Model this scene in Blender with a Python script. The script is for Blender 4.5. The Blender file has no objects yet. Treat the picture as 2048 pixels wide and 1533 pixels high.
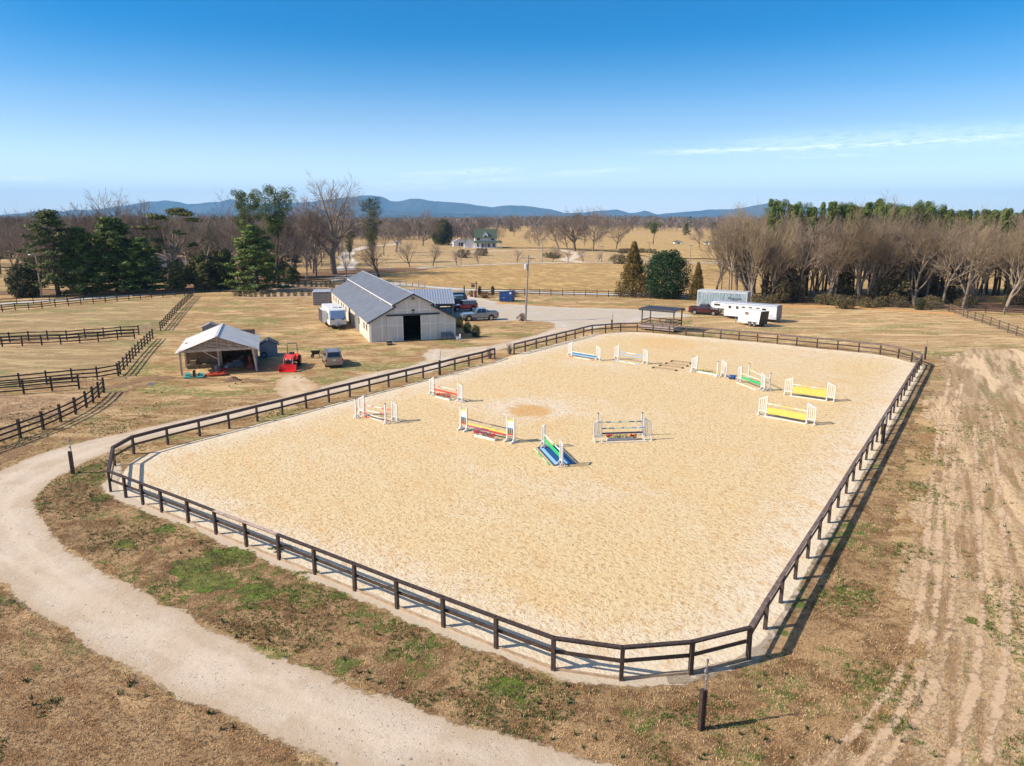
import bpy, math, random
import numpy as np
from mathutils import Vector, Matrix, noise as mnoise
R = math.radians
random.seed(7); RNG = np.random.default_rng(7)
sc = bpy.context.scene
COL = sc.collection

# ------------------------------------------------------------------ camera geometry
F = 1420.0; PIT = math.atan(326.5/F); CH = 15.7
def gp(x, y, z=0.0):
    """ground point (at height z) seen at a pixel of the 2048 wide photograph"""
    X = (x-1024)/F; Y = (y-766.5)/F
    fy = math.cos(PIT)-Y*math.sin(PIT); fz = -math.sin(PIT)-Y*math.cos(PIT)
    t = -(CH-z)/fz
    return Vector((X*t, fy*t))
def gpl(l, z=0.0): return [gp(a, b, z) for a, b in l]
def hfor(g, ypix):
    lo, hi = 0, 80
    for _ in range(40):
        m = (lo+hi)/2; z = m-CH
        v = 766.5+F*(-g[1]*math.sin(PIT)-z*math.cos(PIT))/(g[1]*math.cos(PIT)-z*math.sin(PIT))
        if v > ypix: lo = m
        else: hi = m
    return lo

# ------------------------------------------------------------------ mesh builder
class MB:
    def __init__(s): s.v = []; s.f = []; s.m = []
    def add(s, vs, fs, mi=0):
        o = len(s.v); s.v += [tuple(v) for v in vs]
        s.f += [tuple(i+o for i in f) for f in fs]; s.m += [mi]*len(fs); return s
    def box(s, c, d, rz=0.0, mi=0, ry=0.0, rx=0.0):
        M = Matrix.Translation(c) @ Matrix.Rotation(rz, 4, 'Z') @ Matrix.Rotation(ry, 4, 'Y') @ Matrix.Rotation(rx, 4, 'X')
        x, y, z = d[0]/2, d[1]/2, d[2]/2
        vs = [M @ Vector(p) for p in ((-x,-y,-z),(x,-y,-z),(x,y,-z),(-x,y,-z),(-x,-y,z),(x,-y,z),(x,y,z),(-x,y,z))]
        return s.add(vs, [(0,3,2,1),(4,5,6,7),(0,1,5,4),(1,2,6,5),(2,3,7,6),(3,0,4,7)], mi)
    def bb(s, x0, x1, y0, y1, z0, z1, mi=0):
        return s.box(((x0+x1)/2,(y0+y1)/2,(z0+z1)/2), (abs(x1-x0),abs(y1-y0),abs(z1-z0)), 0, mi)
    def beam(s, p, q, w, h, mi=0):
        p, q = Vector(p), Vector(q); d = q-p; L = d.length
        if L < 1e-6: return s
        d.normalize(); u = Vector((0,0,1))
        if abs(d.z) > .98: u = Vector((0,1,0))
        a = d.cross(u).normalized(); b = a.cross(d).normalized()
        vs = []
        for c in (p, q):
            for sa, sb in ((-1,-1),(1,-1),(1,1),(-1,1)): vs.append(c+a*sa*w/2+b*sb*h/2)
        return s.add(vs, [(0,1,2,3),(7,6,5,4),(0,4,5,1),(1,5,6,2),(2,6,7,3),(3,7,4,0)], mi)
    def tube(s, pts, rad, n=8, mi=0, caps=True):
        pts = [Vector(p) for p in pts]; rings = []
        for i, p in enumerate(pts):
            d = (pts[min(i+1,len(pts)-1)]-pts[max(i-1,0)]).normalized()
            u = Vector((0,0,1)) if abs(d.z) < .9 else Vector((1,0,0))
            a = d.cross(u).normalized(); b = d.cross(a)
            r = rad[i] if hasattr(rad, '__len__') else rad
            rings.append([p+(a*math.cos(t)+b*math.sin(t))*r for t in [2*math.pi*k/n for k in range(n)]])
        vs = [v for r_ in rings for v in r_]; fs = []
        for i in range(len(pts)-1):
            for k in range(n):
                fs.append((i*n+k, i*n+(k+1)%n, (i+1)*n+(k+1)%n, (i+1)*n+k))
        if caps: fs.append(tuple(range(n))[::-1]); fs.append(tuple(range((len(pts)-1)*n, len(pts)*n)))
        return s.add(vs, fs, mi)
    def prism(s, poly, y0, y1, mi=0):
        """polygon of (x,z) pushed along y"""
        n = len(poly)
        vs = [(x,y0,z) for x,z in poly]+[(x,y1,z) for x,z in poly]
        fs = [tuple(range(n)), tuple(range(2*n-1,n-1,-1))]
        fs += [(i,i+n,(i+1)%n+n,(i+1)%n) for i in range(n)]
        return s.add(vs, fs, mi)
    def zprism(s, poly, z0, z1, mi=0):
        n = len(poly)
        vs = [(x,y,z0) for x,y in poly]+[(x,y,z1) for x,y in poly]
        fs = [tuple(range(n-1,-1,-1)), tuple(range(n,2*n))]
        fs += [(i,(i+1)%n,(i+1)%n+n,i+n) for i in range(n)]
        return s.add(vs, fs, mi)
    def quad(s, a, b, c, d, mi=0, t=0.0):
        if t:
            n = (Vector(b)-Vector(a)).cross(Vector(d)-Vector(a)).normalized()*t
            A = [Vector(p) for p in (a,b,c,d)]; B = [p+n for p in A]
            return s.add(A+B, [(3,2,1,0),(4,5,6,7),(0,1,5,4),(1,2,6,5),(2,3,7,6),(3,0,4,7)], mi)
        return s.add([a,b,c,d], [(0,1,2,3)], mi)
    def ball(s, c, r, n=8, mi=0, j=0.0):
        c = Vector(c); rx, ry, rz = (r,r,r) if not hasattr(r,'__len__') else r
        vs = [c+Vector((0,0,-rz))]
        m = max(3, n//2)
        for i in range(1, m):
            t = math.pi*i/m-math.pi/2
            for k in range(n):
                a = 2*math.pi*k/n; q = 1+random.uniform(-j, j)
                vs.append(c+Vector((rx*math.cos(t)*math.cos(a)*q, ry*math.cos(t)*math.sin(a)*q, rz*math.sin(t)*q)))
        vs.append(c+Vector((0,0,rz))); top = len(vs)-1; fs = []
        for k in range(n): fs.append((0, 1+(k+1)%n, 1+k))
        for i in range(m-2):
            for k in range(n): a = 1+i*n; fs.append((a+k, a+(k+1)%n, a+n+(k+1)%n, a+n+k))
        a = 1+(m-2)*n
        for k in range(n): fs.append((a+k, a+(k+1)%n, top))
        return s.add(vs, fs, mi)
    def build(s, name, mats, parent=None, smooth=False, bevel=0.0):
        me = bpy.data.meshes.new(name); me.from_pydata(s.v, [], s.f)
        if not isinstance(mats, (list, tuple)): mats = [mats]
        for m in mats: me.materials.append(m)
        me.polygons.foreach_set('material_index', s.m)
        if smooth: me.polygons.foreach_set('use_smooth', [True]*len(s.f))
        o = bpy.data.objects.new(name, me); COL.objects.link(o)
        if parent: o.parent = parent
        if bevel:
            b = o.modifiers.new('bevel', 'BEVEL'); b.width = bevel; b.segments = 2; b.limit_method = 'ANGLE'; b.angle_limit = R(35)
        return o
def npmesh(name, V, Fq, mat, parent=None, attr=None, smooth=False):
    me = bpy.data.meshes.new(name); V = np.asarray(V, np.float32); Fq = np.asarray(Fq, np.int32)
    k = Fq.shape[1]; me.vertices.add(len(V)); me.vertices.foreach_set('co', V.ravel())
    me.loops.add(Fq.size); me.loops.foreach_set('vertex_index', Fq.ravel())
    me.polygons.add(len(Fq)); me.polygons.foreach_set('loop_start', np.arange(0, Fq.size, k, dtype=np.int32))
    me.polygons.foreach_set('loop_total', np.full(len(Fq), k, np.int32))
    if smooth: me.polygons.foreach_set('use_smooth', np.ones(len(Fq), bool))
    me.update(calc_edges=True)
    for an, av in (attr or {}).items():
        a = me.attributes.new(an, 'FLOAT', 'POINT'); a.data.foreach_set('value', np.asarray(av, np.float32))
    me.materials.append(mat)
    o = bpy.data.objects.new(name, me); COL.objects.link(o)
    if parent: o.parent = parent
    return o
def thing(name, label, cat, loc=(0,0,0), rz=0.0, group=None):
    o = bpy.data.objects.new(name, None); COL.objects.link(o); o.empty_display_size = .2
    o.location = (loc[0], loc[1], loc[2] if len(loc) > 2 else 0); o.rotation_euler = (0,0,rz)
    o['label'] = label; o['category'] = cat
    if group: o['group'] = group
    return o
def tag(o, label, cat, group=None, loc=None, rz=None):
    o['label'] = label; o['category'] = cat
    if group: o['group'] = group
    if loc is not None: o.location = (loc[0], loc[1], loc[2] if len(loc) > 2 else 0)
    if rz is not None: o.rotation_euler = (0,0,rz)
    return o
KIDS = {}
def kids(o):
    if o.name not in KIDS: KIDS[o.name] = [c for c in COL.objects if c.parent == o]
    return KIDS[o.name]
def ctree(o, parent=None):
    c = o.copy(); COL.objects.link(c); c.parent = parent
    for k in kids(o): ctree(k, c)
    return c
def dup(o, label, loc, rz, sxy=1.0, sz=1.0, group=None):
    c = ctree(o); c['label'] = label; c.location = (loc[0], loc[1], loc[2] if len(loc) > 2 else 0)
    c.rotation_euler = (0,0,rz); c.scale = (sxy,sxy,sz)
    if group: c['group'] = group
    elif 'group' in c: del c['group']
    return c

# ------------------------------------------------------------------ materials
def nt_new(name):
    m = bpy.data.materials.new(name); m.use_nodes = True; nt = m.node_tree
    return m, nt, nt.nodes['Principled BSDF']
def N(nt, t, **k):
    n = nt.nodes.new(t)
    for a, b in k.items(): setattr(n, a, b)
    return n
def put(nt, s, v):
    if hasattr(v, 'is_output') or isinstance(v, bpy.types.NodeSocket): nt.links.new(v, s)
    else: s.default_value = v
def math_(nt, op, a, b=0.0, c=None, clamp=False):
    n = N(nt, 'ShaderNodeMath', operation=op, use_clamp=clamp); put(nt, n.inputs[0], a); put(nt, n.inputs[1], b)
    if c is not None: put(nt, n.inputs[2], c)
    return n.outputs[0]
def sstep(nt, v, lo, hi, a=0.0, b=1.0):
    n = N(nt, 'ShaderNodeMapRange', interpolation_type='SMOOTHSTEP'); put(nt, n.inputs[0], v)
    for i, x in enumerate((lo, hi, a, b)): put(nt, n.inputs[i+1], x)
    return n.outputs[0]
def mix(nt, f, a, b, mode='MIX'):
    n = N(nt, 'ShaderNodeMix', data_type='RGBA', blend_type=mode); put(nt, n.inputs[0], f)
    for i, v in ((6, a), (7, b)):
        if isinstance(v, tuple) and len(v) == 3: v = (*v, 1)
        put(nt, n.inputs[i], v)
    return n.outputs[2]
def noise_(nt, vec, sc_, det=4.0, rough=.55, dist=0.0):
    n = N(nt, 'ShaderNodeTexNoise'); nt.links.new(vec, n.inputs['Vector'])
    n.inputs['Scale'].default_value = sc_; n.inputs['Detail'].default_value = det
    n.inputs['Roughness'].default_value = rough; n.inputs['Distortion'].default_value = dist
    return n.outputs[0]
def pos_(nt): return N(nt, 'ShaderNodeNewGeometry').outputs['Position']
def obj_(nt): return N(nt, 'ShaderNodeTexCoord').outputs['Object']
def vscale(nt, v, s, rz=0.0):
    if rz: r_ = N(nt, 'ShaderNodeMapping'); nt.links.new(v, r_.inputs[0]); r_.inputs['Rotation'].default_value = (0,0,rz); v = r_.outputs[0]; rz = 0.0
    n = N(nt, 'ShaderNodeMapping'); nt.links.new(v, n.inputs[0]); n.inputs['Scale'].default_value = s; n.inputs['Rotation'].default_value = (0,0,rz)
    return n.outputs[0]
def bump_(nt, b, h, st=.5, d=.05):
    n = N(nt, 'ShaderNodeBump'); n.inputs['Strength'].default_value = st; n.inputs['Distance'].default_value = d
    nt.links.new(h, n.inputs['Height']); nt.links.new(n.outputs[0], b.inputs['Normal'])
MC = {}
def mat(name, col, rough=.6, metal=0.0, var=.18, scale=3.0, bump=0.0, bd=.01, coat=0.0, spec=.5, stretch=None):
    if name in MC: return MC[name]
    m, nt, b = nt_new(name); v = obj_(nt)
    if stretch: v = vscale(nt, v, stretch)
    if var:
        n1 = noise_(nt, v, scale, 6, .65)
        lo = tuple(c*(1-var) for c in col); hi = tuple(min(1, c*(1+var)) for c in col)
        nt.links.new(mix(nt, sstep(nt, n1, .3, .7), lo, hi), b.inputs['Base Color'])
        if bump: bump_(nt, b, noise_(nt, v, scale*4, 5), bump, bd)
    else: b.inputs['Base Color'].default_value = (*col, 1)
    b.inputs['Roughness'].default_value = rough; b.inputs['Metallic'].default_value = metal
    b.inputs['Coat Weight'].default_value = coat; b.inputs['Specular IOR Level'].default_value = spec
    MC[name] = m; return m
def flat(name, col, rough=.5, **k): return mat(name, col, rough, var=0, **k)

# ground covers -----------------------------------------------------
def edge_alpha(nt, b, amp=.5, sc_=3.0, off=0.0):
    """lets a ground sheet end in an uneven natural edge: its signed inside distance is the attribute 'edge'"""
    at = N(nt, 'ShaderNodeAttribute', attribute_name='edge').outputs['Fac']
    n = noise_(nt, pos_(nt), sc_, 5, .6); n2 = noise_(nt, pos_(nt), sc_*.13, 2, .5)
    k = math_(nt, 'ADD', math_(nt, 'MULTIPLY', math_(nt, 'SUBTRACT', n, .5), amp*2.2), math_(nt, 'MULTIPLY', math_(nt, 'SUBTRACT', n2, .5), amp*3))
    a = sstep(nt, math_(nt, 'ADD', at, k), off-.05, off+.06+amp*.12)
    tr = N(nt, 'ShaderNodeBsdfTransparent'); mx = N(nt, 'ShaderNodeMixShader')
    nt.links.new(a, mx.inputs[0]); nt.links.new(tr.outputs[0], mx.inputs[1]); nt.links.new(b.outputs[0], mx.inputs[2])
    nt.links.new(mx.outputs[0], nt.nodes['Material Output'].inputs[0])
    return at
def grass_mat(name, dark, light, green=.5, gcol=(.085,.125,.03), gscale=.25, clay=.3, edge=None, fine=1.0, streak=None, bump=.9):
    m, nt, b = nt_new(name); p = pos_(nt)
    pv = vscale(nt, p, streak[0], streak[1]) if streak else p
    big = noise_(nt, pv, .11, 4, .55); mid = noise_(nt, pv, .9, 6, .6, .3); fn = noise_(nt, p, 14*fine, 5, .75); fn2 = noise_(nt, p, 45*fine, 3, .7)
    c = mix(nt, sstep(nt, big, .42, .58), tuple(x*.78 for x in light), light)
    c = mix(nt, sstep(nt, mid, .44, .60), c, dark)
    c = mix(nt, sstep(nt, noise_(nt, p, 3.1, 7, .75), .48, .62, 0, .8), c, tuple(x*.62 for x in dark))
    c = mix(nt, sstep(nt, noise_(nt, pv, .31, 6, .6, .5), .53, .60, 0, .75), c, tuple(min(1, x*1.12) for x in light))
    c = mix(nt, sstep(nt, noise_(nt, pv, .23, 6, .62, .7), .55, .62, 0, .7), c, dark)
    g = math_(nt, 'MULTIPLY', sstep(nt, noise_(nt, pv, gscale, 6, .62, .4), .62-.11*green, .69-.11*green), sstep(nt, noise_(nt, p, 2.2, 6, .7), .42, .56))
    gc = mix(nt, noise_(nt, p, 5, 3), gcol, tuple(x*1.7 for x in gcol))
    c = mix(nt, math_(nt, 'MULTIPLY', g, .88), c, gc)
    if clay:
        c = mix(nt, sstep(nt, noise_(nt, p, .33, 6, .6, .5), .70-.1*clay, .8-.1*clay, 0, .7), c, (.40,.19,.085))
    # blades and litter: light stalks and dark gaps
    c = mix(nt, sstep(nt, fn, .50, .36, 0, .62), c, tuple(x*.35 for x in dark))
    c = mix(nt, sstep(nt, fn2, .55, .72, 0, .55), c, tuple(min(1, x*1.45) for x in light))
    nt.links.new(c, b.inputs['Base Color']); b.inputs['Roughness'].default_value = .95; b.inputs['Specular IOR Level'].default_value = .15
    h = math_(nt, 'ADD', math_(nt, 'MULTIPLY', fn, .7), math_(nt, 'ADD', math_(nt, 'MULTIPLY', fn2, .35), math_(nt, 'MULTIPLY', noise_(nt, p, 4, 4, .6), .8)))
    bump_(nt, b, h, bump, .10)
    if edge: edge_alpha(nt, b, *edge)
    return m
def gravel_mat(name, col=(.62,.565,.49), edge=(.45,3.0), stain=(.50,.37,.24), stn=.5):
    m, nt, b = nt_new(name); p = pos_(nt)
    big = noise_(nt, p, .35, 5, .6, .4); fn = noise_(nt, p, 22, 6, .75)
    c = mix(nt, sstep(nt, big, .42, .62, 0, stn), col, stain)
    c = mix(nt, sstep(nt, noise_(nt, p, 1.7, 6, .7), .5, .7, 0, .35), c, tuple(x*.8 for x in col))
    c = mix(nt, sstep(nt, fn, .5, .72, 0, .5), c, tuple(min(1, x*1.25) for x in col))
    c = mix(nt, sstep(nt, fn, .47, .38, 0, .7), c, tuple(x*.55 for x in col))
    c = mix(nt, sstep(nt, noise_(nt, p, 5.5, 6, .75), .56, .64, 0, .4), c, tuple(x*.68 for x in col))
    vo = N(nt, 'ShaderNodeTexVoronoi'); nt.links.new(p, vo.inputs['Vector']); vo.inputs['Scale'].default_value = 7; vo.inputs['Randomness'].default_value = 1
    st = math_(nt, 'MULTIPLY', sstep(nt, vo.outputs['Distance'], .22, .12), sstep(nt, noise_(nt, p, .4, 4, .6), .48, .56))
    c = mix(nt, math_(nt, 'MULTIPLY', st, .85), c, (.20,.18,.16))
    at = N(nt, 'ShaderNodeAttribute', attribute_name='edge').outputs['Fac']
    wob = math_(nt, 'ADD', at, math_(nt, 'MULTIPLY', math_(nt, 'SUBTRACT', noise_(nt, p, .8, 5), .5), 1.2))
    c = mix(nt, math_(nt, 'MULTIPLY', sstep(nt, wob, 1.9, 2.5, 0, .45), sstep(nt, noise_(nt, p, .6, 5), .35, .6)), c, tuple(x*.8 for x in stain))
    c = mix(nt, sstep(nt, math_(nt, 'ABSOLUTE', math_(nt, 'SUBTRACT', wob, 1.3)), .45, .1, 0, .35), c, tuple(min(1, x*1.18) for x in col))
    c = mix(nt, sstep(nt, math_(nt, 'ADD', at, math_(nt, 'MULTIPLY', noise_(nt, p, 2.5, 4), .8)), 1.1, .35, 0, .7), c, stain)
    nt.links.new(c, b.inputs['Base Color']); b.inputs['Roughness'].default_value = .95; b.inputs['Specular IOR Level'].default_value = .2
    bump_(nt, b, math_(nt, 'ADD', fn, math_(nt, 'MULTIPLY', noise_(nt, p, 3, 4), 1.2)), .6, .05)
    edge_alpha(nt, b, *edge)
    return m
def sand_mat(name):
    m, nt, b = nt_new(name); p = pos_(nt)
    at = N(nt, 'ShaderNodeAttribute', attribute_name='edge').outputs['Fac']
    big = noise_(nt, vscale(nt, p, (1,.55,1), R(-35)), .09, 4, .6, .6); mid = noise_(nt, p, .8, 6, .65)
    gold = (.66,.515,.295); pale = (.69,.60,.46)
    rim = math_(nt, 'ADD', at, math_(nt, 'MULTIPLY', math_(nt, 'SUBTRACT', mid, .5), 5))
    k = math_(nt, 'MAXIMUM', sstep(nt, rim, 5.0, .8, 0, .85), sstep(nt, math_(nt, 'ADD', big, math_(nt, 'MULTIPLY', mid, .3)), .66, .86, 0, .6))
    c = mix(nt, k, gold, pale)
    c = mix(nt, sstep(nt, noise_(nt, vscale(nt, p, (1,.3,1), R(-35)), .5, 5, .6), .52, .7, 0, .5), c, (.66,.44,.21))
    # the damp patch left of the middle
    sx = N(nt, 'ShaderNodeSeparateXYZ'); nt.links.new(p, sx.inputs[0])
    def spot(cx, cy, rx, ry, col, c, st):
        d = math_(nt, 'SQRT', math_(nt, 'ADD', math_(nt, 'POWER', math_(nt, 'DIVIDE', math_(nt, 'SUBTRACT', sx.outputs[0], cx), rx), 2.0), math_(nt, 'POWER', math_(nt, 'DIVIDE', math_(nt, 'SUBTRACT', sx.outputs[1], cy), ry), 2.0)))
        d = math_(nt, 'ADD', d, math_(nt, 'MULTIPLY', math_(nt, 'SUBTRACT', noise_(nt, p, .9, 5, .6), .5), 1.1))
        return mix(nt, sstep(nt, d, 1.0, .55, 0, st), c, col)
    q = gp(1060, 822); c = spot(q.x, q.y+1, 4.6, 4.6, pale, c, .85); c = spot(q.x, q.y, 2.3, 2.6, (.58,.34,.12), c, .9)
    q = gp(1335, 688); c = spot(q.x, q.y, 5, 6, (.66,.42,.18), c, .6)
    fn = noise_(nt, p, 16, 5, .75)
    c = mix(nt, sstep(nt, fn, .5, .75, 0, .35), c, (.84,.73,.58))
    vo = N(nt, 'ShaderNodeTexVoronoi'); nt.links.new(p, vo.inputs['Vector']); vo.inputs['Scale'].default_value = 3.2
    vo2 = N(nt, 'ShaderNodeTexVoronoi'); nt.links.new(vscale(nt, p, (1,1.3,1), .7), vo2.inputs['Vector']); vo2.inputs['Scale'].default_value = 5.6
    cut = sstep(nt, rim, -.2, 2.6, .12, 1)
    hoof = math_(nt, 'MULTIPLY', cut, sstep(nt, math_(nt, 'ADD', vo.outputs['Distance'], math_(nt, 'MULTIPLY', fn, .25)), .37, .24))
    hoof2 = math_(nt, 'MULTIPLY', cut, sstep(nt, math_(nt, 'ADD', vo2.outputs['Distance'], math_(nt, 'MULTIPLY', fn, .25)), .34, .24))
    hh = math_(nt, 'MAXIMUM', hoof, math_(nt, 'MULTIPLY', hoof2, .7))
    bl = noise_(nt, vscale(nt, p, (1.25,.8,1), R(-35)), 4.2, 5, .72, .5)
    mot = math_(nt, 'MULTIPLY', cut, sstep(nt, bl, .50, .64))
    c = mix(nt, math_(nt, 'MULTIPLY', mot, .85), c, (.46,.285,.12))
    c = mix(nt, sstep(nt, noise_(nt, vscale(nt, p, (1,.7,1), R(-35)), 1.5, 6, .72, .4), .52, .62, 0, .5), c, (.56,.37,.185))
    dk_ = math_(nt, 'MULTIPLY', cut, sstep(nt, noise_(nt, p, 6.5, 4, .72, .3), .60, .66))
    c = mix(nt, math_(nt, 'MULTIPLY', dk_, .9), c, (.22,.135,.065))
    c = mix(nt, math_(nt, 'MULTIPLY', hh, .22), c, (.42,.26,.12))
    nt.links.new(c, b.inputs['Base Color']); b.inputs['Roughness'].default_value = .96; b.inputs['Specular IOR Level'].default_value = .15
    h = math_(nt, 'ADD', math_(nt, 'ADD', math_(nt, 'MULTIPLY', hh, -.5), math_(nt, 'MULTIPLY', bl, -1.6)), math_(nt, 'ADD', math_(nt, 'MULTIPLY', noise_(nt, p, 3.5, 5, .65), 1.3), math_(nt, 'MULTIPLY', fn, .4)))
    bump_(nt, b, h, .8, .055)
    edge_alpha(nt, b, .12, 2.0)
    return m

def poly_sdf(P, poly):
    """signed distance, positive inside"""
    out = np.empty(len(P)); A = np.array([(p[0],p[1]) for p in poly]); B = np.roll(A, -1, 0)
    for s in range(0, len(P), 20000):
        q = P[s:s+20000, None, :]; d = B-A; w = q-A
        t = np.clip((w*d).sum(2)/(d*d).sum(1), 0, 1)
        D = np.sqrt(((w-d*t[..., None])**2).sum(2)).min(1)
        c1 = (A[:,1] <= q[...,1]); c2 = (B[:,1] <= q[...,1]); cr = d[:,0]*w[...,1]-d[:,1]*w[...,0]
        wn = ((c1 & ~c2 & (cr > 0)).sum(1)-(~c1 & c2 & (cr < 0)).sum(1))
        out[s:s+20000] = np.where(wn != 0, D, -D)
    return out
def line_sdf(P, pts, hw):
    A = np.array([(p[0],p[1]) for p in pts]); d = A[1:]-A[:-1]; out = np.empty(len(P))
    for s in range(0, len(P), 20000):
        q = P[s:s+20000, None, :]; w = q-A[:-1]; t = np.clip((w*d).sum(2)/(d*d).sum(1), 0, 1)
        out[s:s+20000] = hw-np.sqrt(((w-d*t[..., None])**2).sum(2)).min(1)
    return out
def smooth_poly(p, it=2):
    for _ in range(it):
        q = []
        for i in range(len(p)):
            a, b = p[i], p[(i+1)%len(p)]; q += [a*.75+b*.25, a*.25+b*.75]
        p = q
    return p
def sheet(name, sdf, bbox, cell, z, m, margin=.6, kind='structure'):
    x0, x1, y0, y1 = bbox; nx = int((x1-x0)/cell)+1; ny = int((y1-y0)/cell)+1
    X, Y = np.meshgrid(x0+np.arange(nx)*cell, y0+np.arange(ny)*cell); P = np.c_[X.ravel(), Y.ravel()]
    e = sdf(P); E = e.reshape(ny, nx)
    k = np.maximum.reduce([E[:-1,:-1], E[1:,:-1], E[:-1,1:], E[1:,1:]]) > -margin
    I = np.arange(nx*ny).reshape(ny, nx)
    Fq = np.stack([I[:-1,:-1][k], I[:-1,1:][k], I[1:,1:][k], I[1:,:-1][k]], 1)
    u, inv = np.unique(Fq, return_inverse=True)
    V = np.c_[P[u], np.full(len(u), z)]
    o = npmesh(name, V, inv.reshape(Fq.shape), m, attr={'edge': e[u]}); o['kind'] = kind
    return o
def bbox_of(pts, pad=2): 
    xs = [p[0] for p in pts]; ys = [p[1] for p in pts]; return (min(xs)-pad, max(xs)+pad, min(ys)-pad, max(ys)+pad)
# ================================================================== camera, light, sky
cam = bpy.data.cameras.new('camera'); cam.lens = F/2048*36; cam.sensor_width = 36; cam.clip_end = 60000; cam.clip_start = .5
co = bpy.data.objects.new('camera', cam); COL.objects.link(co); co.location = (0,0,CH); co.rotation_euler = (math.pi/2-PIT,0,0); sc.camera = co
SUN_EL = 38.0; SD = Vector((-math.cos(R(12.3)), -math.sin(R(12.3)), math.tan(R(SUN_EL)))).normalized()
sl = bpy.data.lights.new('sun', 'SUN'); sl.energy = 5.0; sl.angle = R(.5); sl.color = (1,.885,.74)
so = bpy.data.objects.new('sun', sl); COL.objects.link(so); so.rotation_euler = SD.to_track_quat('Z','Y').to_euler(); so.location = (-50,0,80)
w = bpy.data.worlds.new('World'); sc.world = w; w.use_nodes = True; nt = w.node_tree; nt.nodes.clear()
sky = N(nt, 'ShaderNodeTexSky', sky_type='NISHITA'); sky.sun_disc = False; sky.sun_elevation = R(SUN_EL); sky.sun_rotation = math.atan2(SD.x, SD.y)
sky.altitude = 400; sky.air_density = 1.0; sky.dust_density = .25; sky.ozone_density = 3.0
hs = N(nt, 'ShaderNodeHueSaturation'); hs.inputs['Saturation'].default_value = 1.75; hs.inputs['Hue'].default_value = .503; hs.inputs['Value'].default_value = 1.12; nt.links.new(sky.outputs[0], hs.inputs['Color'])
tc = N(nt, 'ShaderNodeTexCoord'); sx = N(nt, 'ShaderNodeSeparateXYZ'); nt.links.new(tc.outputs['Generated'], sx.inputs[0])
def dirpx(x, y):
    X = (x-1024)/F; Y = (y-766.5)/F
    v = Vector((X, math.cos(PIT)-Y*math.sin(PIT), -math.sin(PIT)-Y*math.cos(PIT))).normalized(); return v
az = math_(nt, 'ARCTAN2', sx.outputs[0], sx.outputs[1]); el = math_(nt, 'ARCSINE', sx.outputs[2])
cmb = N(nt, 'ShaderNodeCombineXYZ'); nt.links.new(math_(nt, 'MULTIPLY', az, 7.0), cmb.inputs[0]); nt.links.new(math_(nt, 'MULTIPLY', el, 75.0), cmb.inputs[1])
wn = noise_(nt, cmb.outputs[0], 1.6, 8, .62, .5)
cmb2 = N(nt, 'ShaderNodeCombineXYZ'); nt.links.new(math_(nt, 'MULTIPLY', az, 60.0), cmb2.inputs[0]); nt.links.new(math_(nt, 'MULTIPLY', el, 260.0), cmb2.inputs[1])
wf = noise_(nt, cmb2.outputs[0], 1.0, 6, .7, .6)
def streak(x0, y0, x1, y1, w0, st):
    a, b = dirpx(x0, y0), dirpx(x1, y1); a0, e0 = math.atan2(a.x, a.y), math.asin(a.z); a1, e1 = math.atan2(b.x, b.y), math.asin(b.z); s = (e1-e0)/(a1-a0)
    line = math_(nt, 'ADD', math_(nt, 'MULTIPLY', math_(nt, 'SUBTRACT', az, a0), s), e0)
    d = math_(nt, 'ABSOLUTE', math_(nt, 'SUBTRACT', math_(nt, 'ADD', el, math_(nt, 'MULTIPLY', math_(nt, 'SUBTRACT', wn, .5), .012)), line))
    band = sstep(nt, d, w0, 0)
    e = math_(nt, 'MULTIPLY', sstep(nt, az, a0-.02, a0+(a1-a0)*.35), sstep(nt, az, a1+.06, a1-(a1-a0)*.12))
    return math_(nt, 'MULTIPLY', math_(nt, 'MULTIPLY', band, e), math_(nt, 'MULTIPLY', sstep(nt, wf, .30, .62), st))
cl = streak(1230, 308, 2040, 272, .006, .5)
for a in ((1560, 316, 1700, 312, .004, .25), (1380, 296, 2100, 262, .022, .22), (790, 352, 990, 342, .006, .30), (920, 366, 1000, 360, .006, .3), (720, 372, 860, 362, .008, .25), (1090, 350, 1230, 342, .006, .25), (-20, 358, 90, 356, .004, .3), (700,384,900,376,.008,.25)):
    cl = math_(nt, 'MAXIMUM', cl, streak(*a))
lift = mix(nt, sstep(nt, el, .24, -.01, 0, .66), hs.outputs[0], (8.2,9.3,11.6))
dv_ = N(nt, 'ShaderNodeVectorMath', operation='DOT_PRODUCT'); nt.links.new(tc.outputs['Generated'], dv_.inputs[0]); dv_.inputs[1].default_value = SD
lift = mix(nt, sstep(nt, dv_.outputs['Value'],   .35, 1.0, 0, .6), lift, (9.0,8.3,7.6))   # whitish glow added round the sun, behind the camera, to neutralise blue shadows
lift = mix(nt, 1.0, lift, N(nt, 'ShaderNodeCombineXYZ').outputs[0]) if False else lift
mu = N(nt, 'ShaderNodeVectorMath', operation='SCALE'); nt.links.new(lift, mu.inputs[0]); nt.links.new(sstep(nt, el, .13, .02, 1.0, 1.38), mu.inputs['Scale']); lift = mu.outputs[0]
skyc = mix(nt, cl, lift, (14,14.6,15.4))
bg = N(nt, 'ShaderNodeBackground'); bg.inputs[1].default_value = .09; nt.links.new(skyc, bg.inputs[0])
wo = N(nt, 'ShaderNodeOutputWorld'); nt.links.new(bg.outputs[0], wo.inputs[0])
sc.view_settings.view_transform = 'Standard'; sc.view_settings.look = 'None'; sc.view_settings.exposure = .52; sc.view_settings.gamma = 1
cy = sc.cycles; cy.max_bounces = 6; cy.diffuse_bounces = 2; cy.glossy_bounces = 2; cy.transmission_bounces = 2; cy.volume_bounces = 0; cy.transparent_max_bounces = 32
cy.use_denoising = True; cy.denoising_prefilter = 'ACCURATE'

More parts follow.
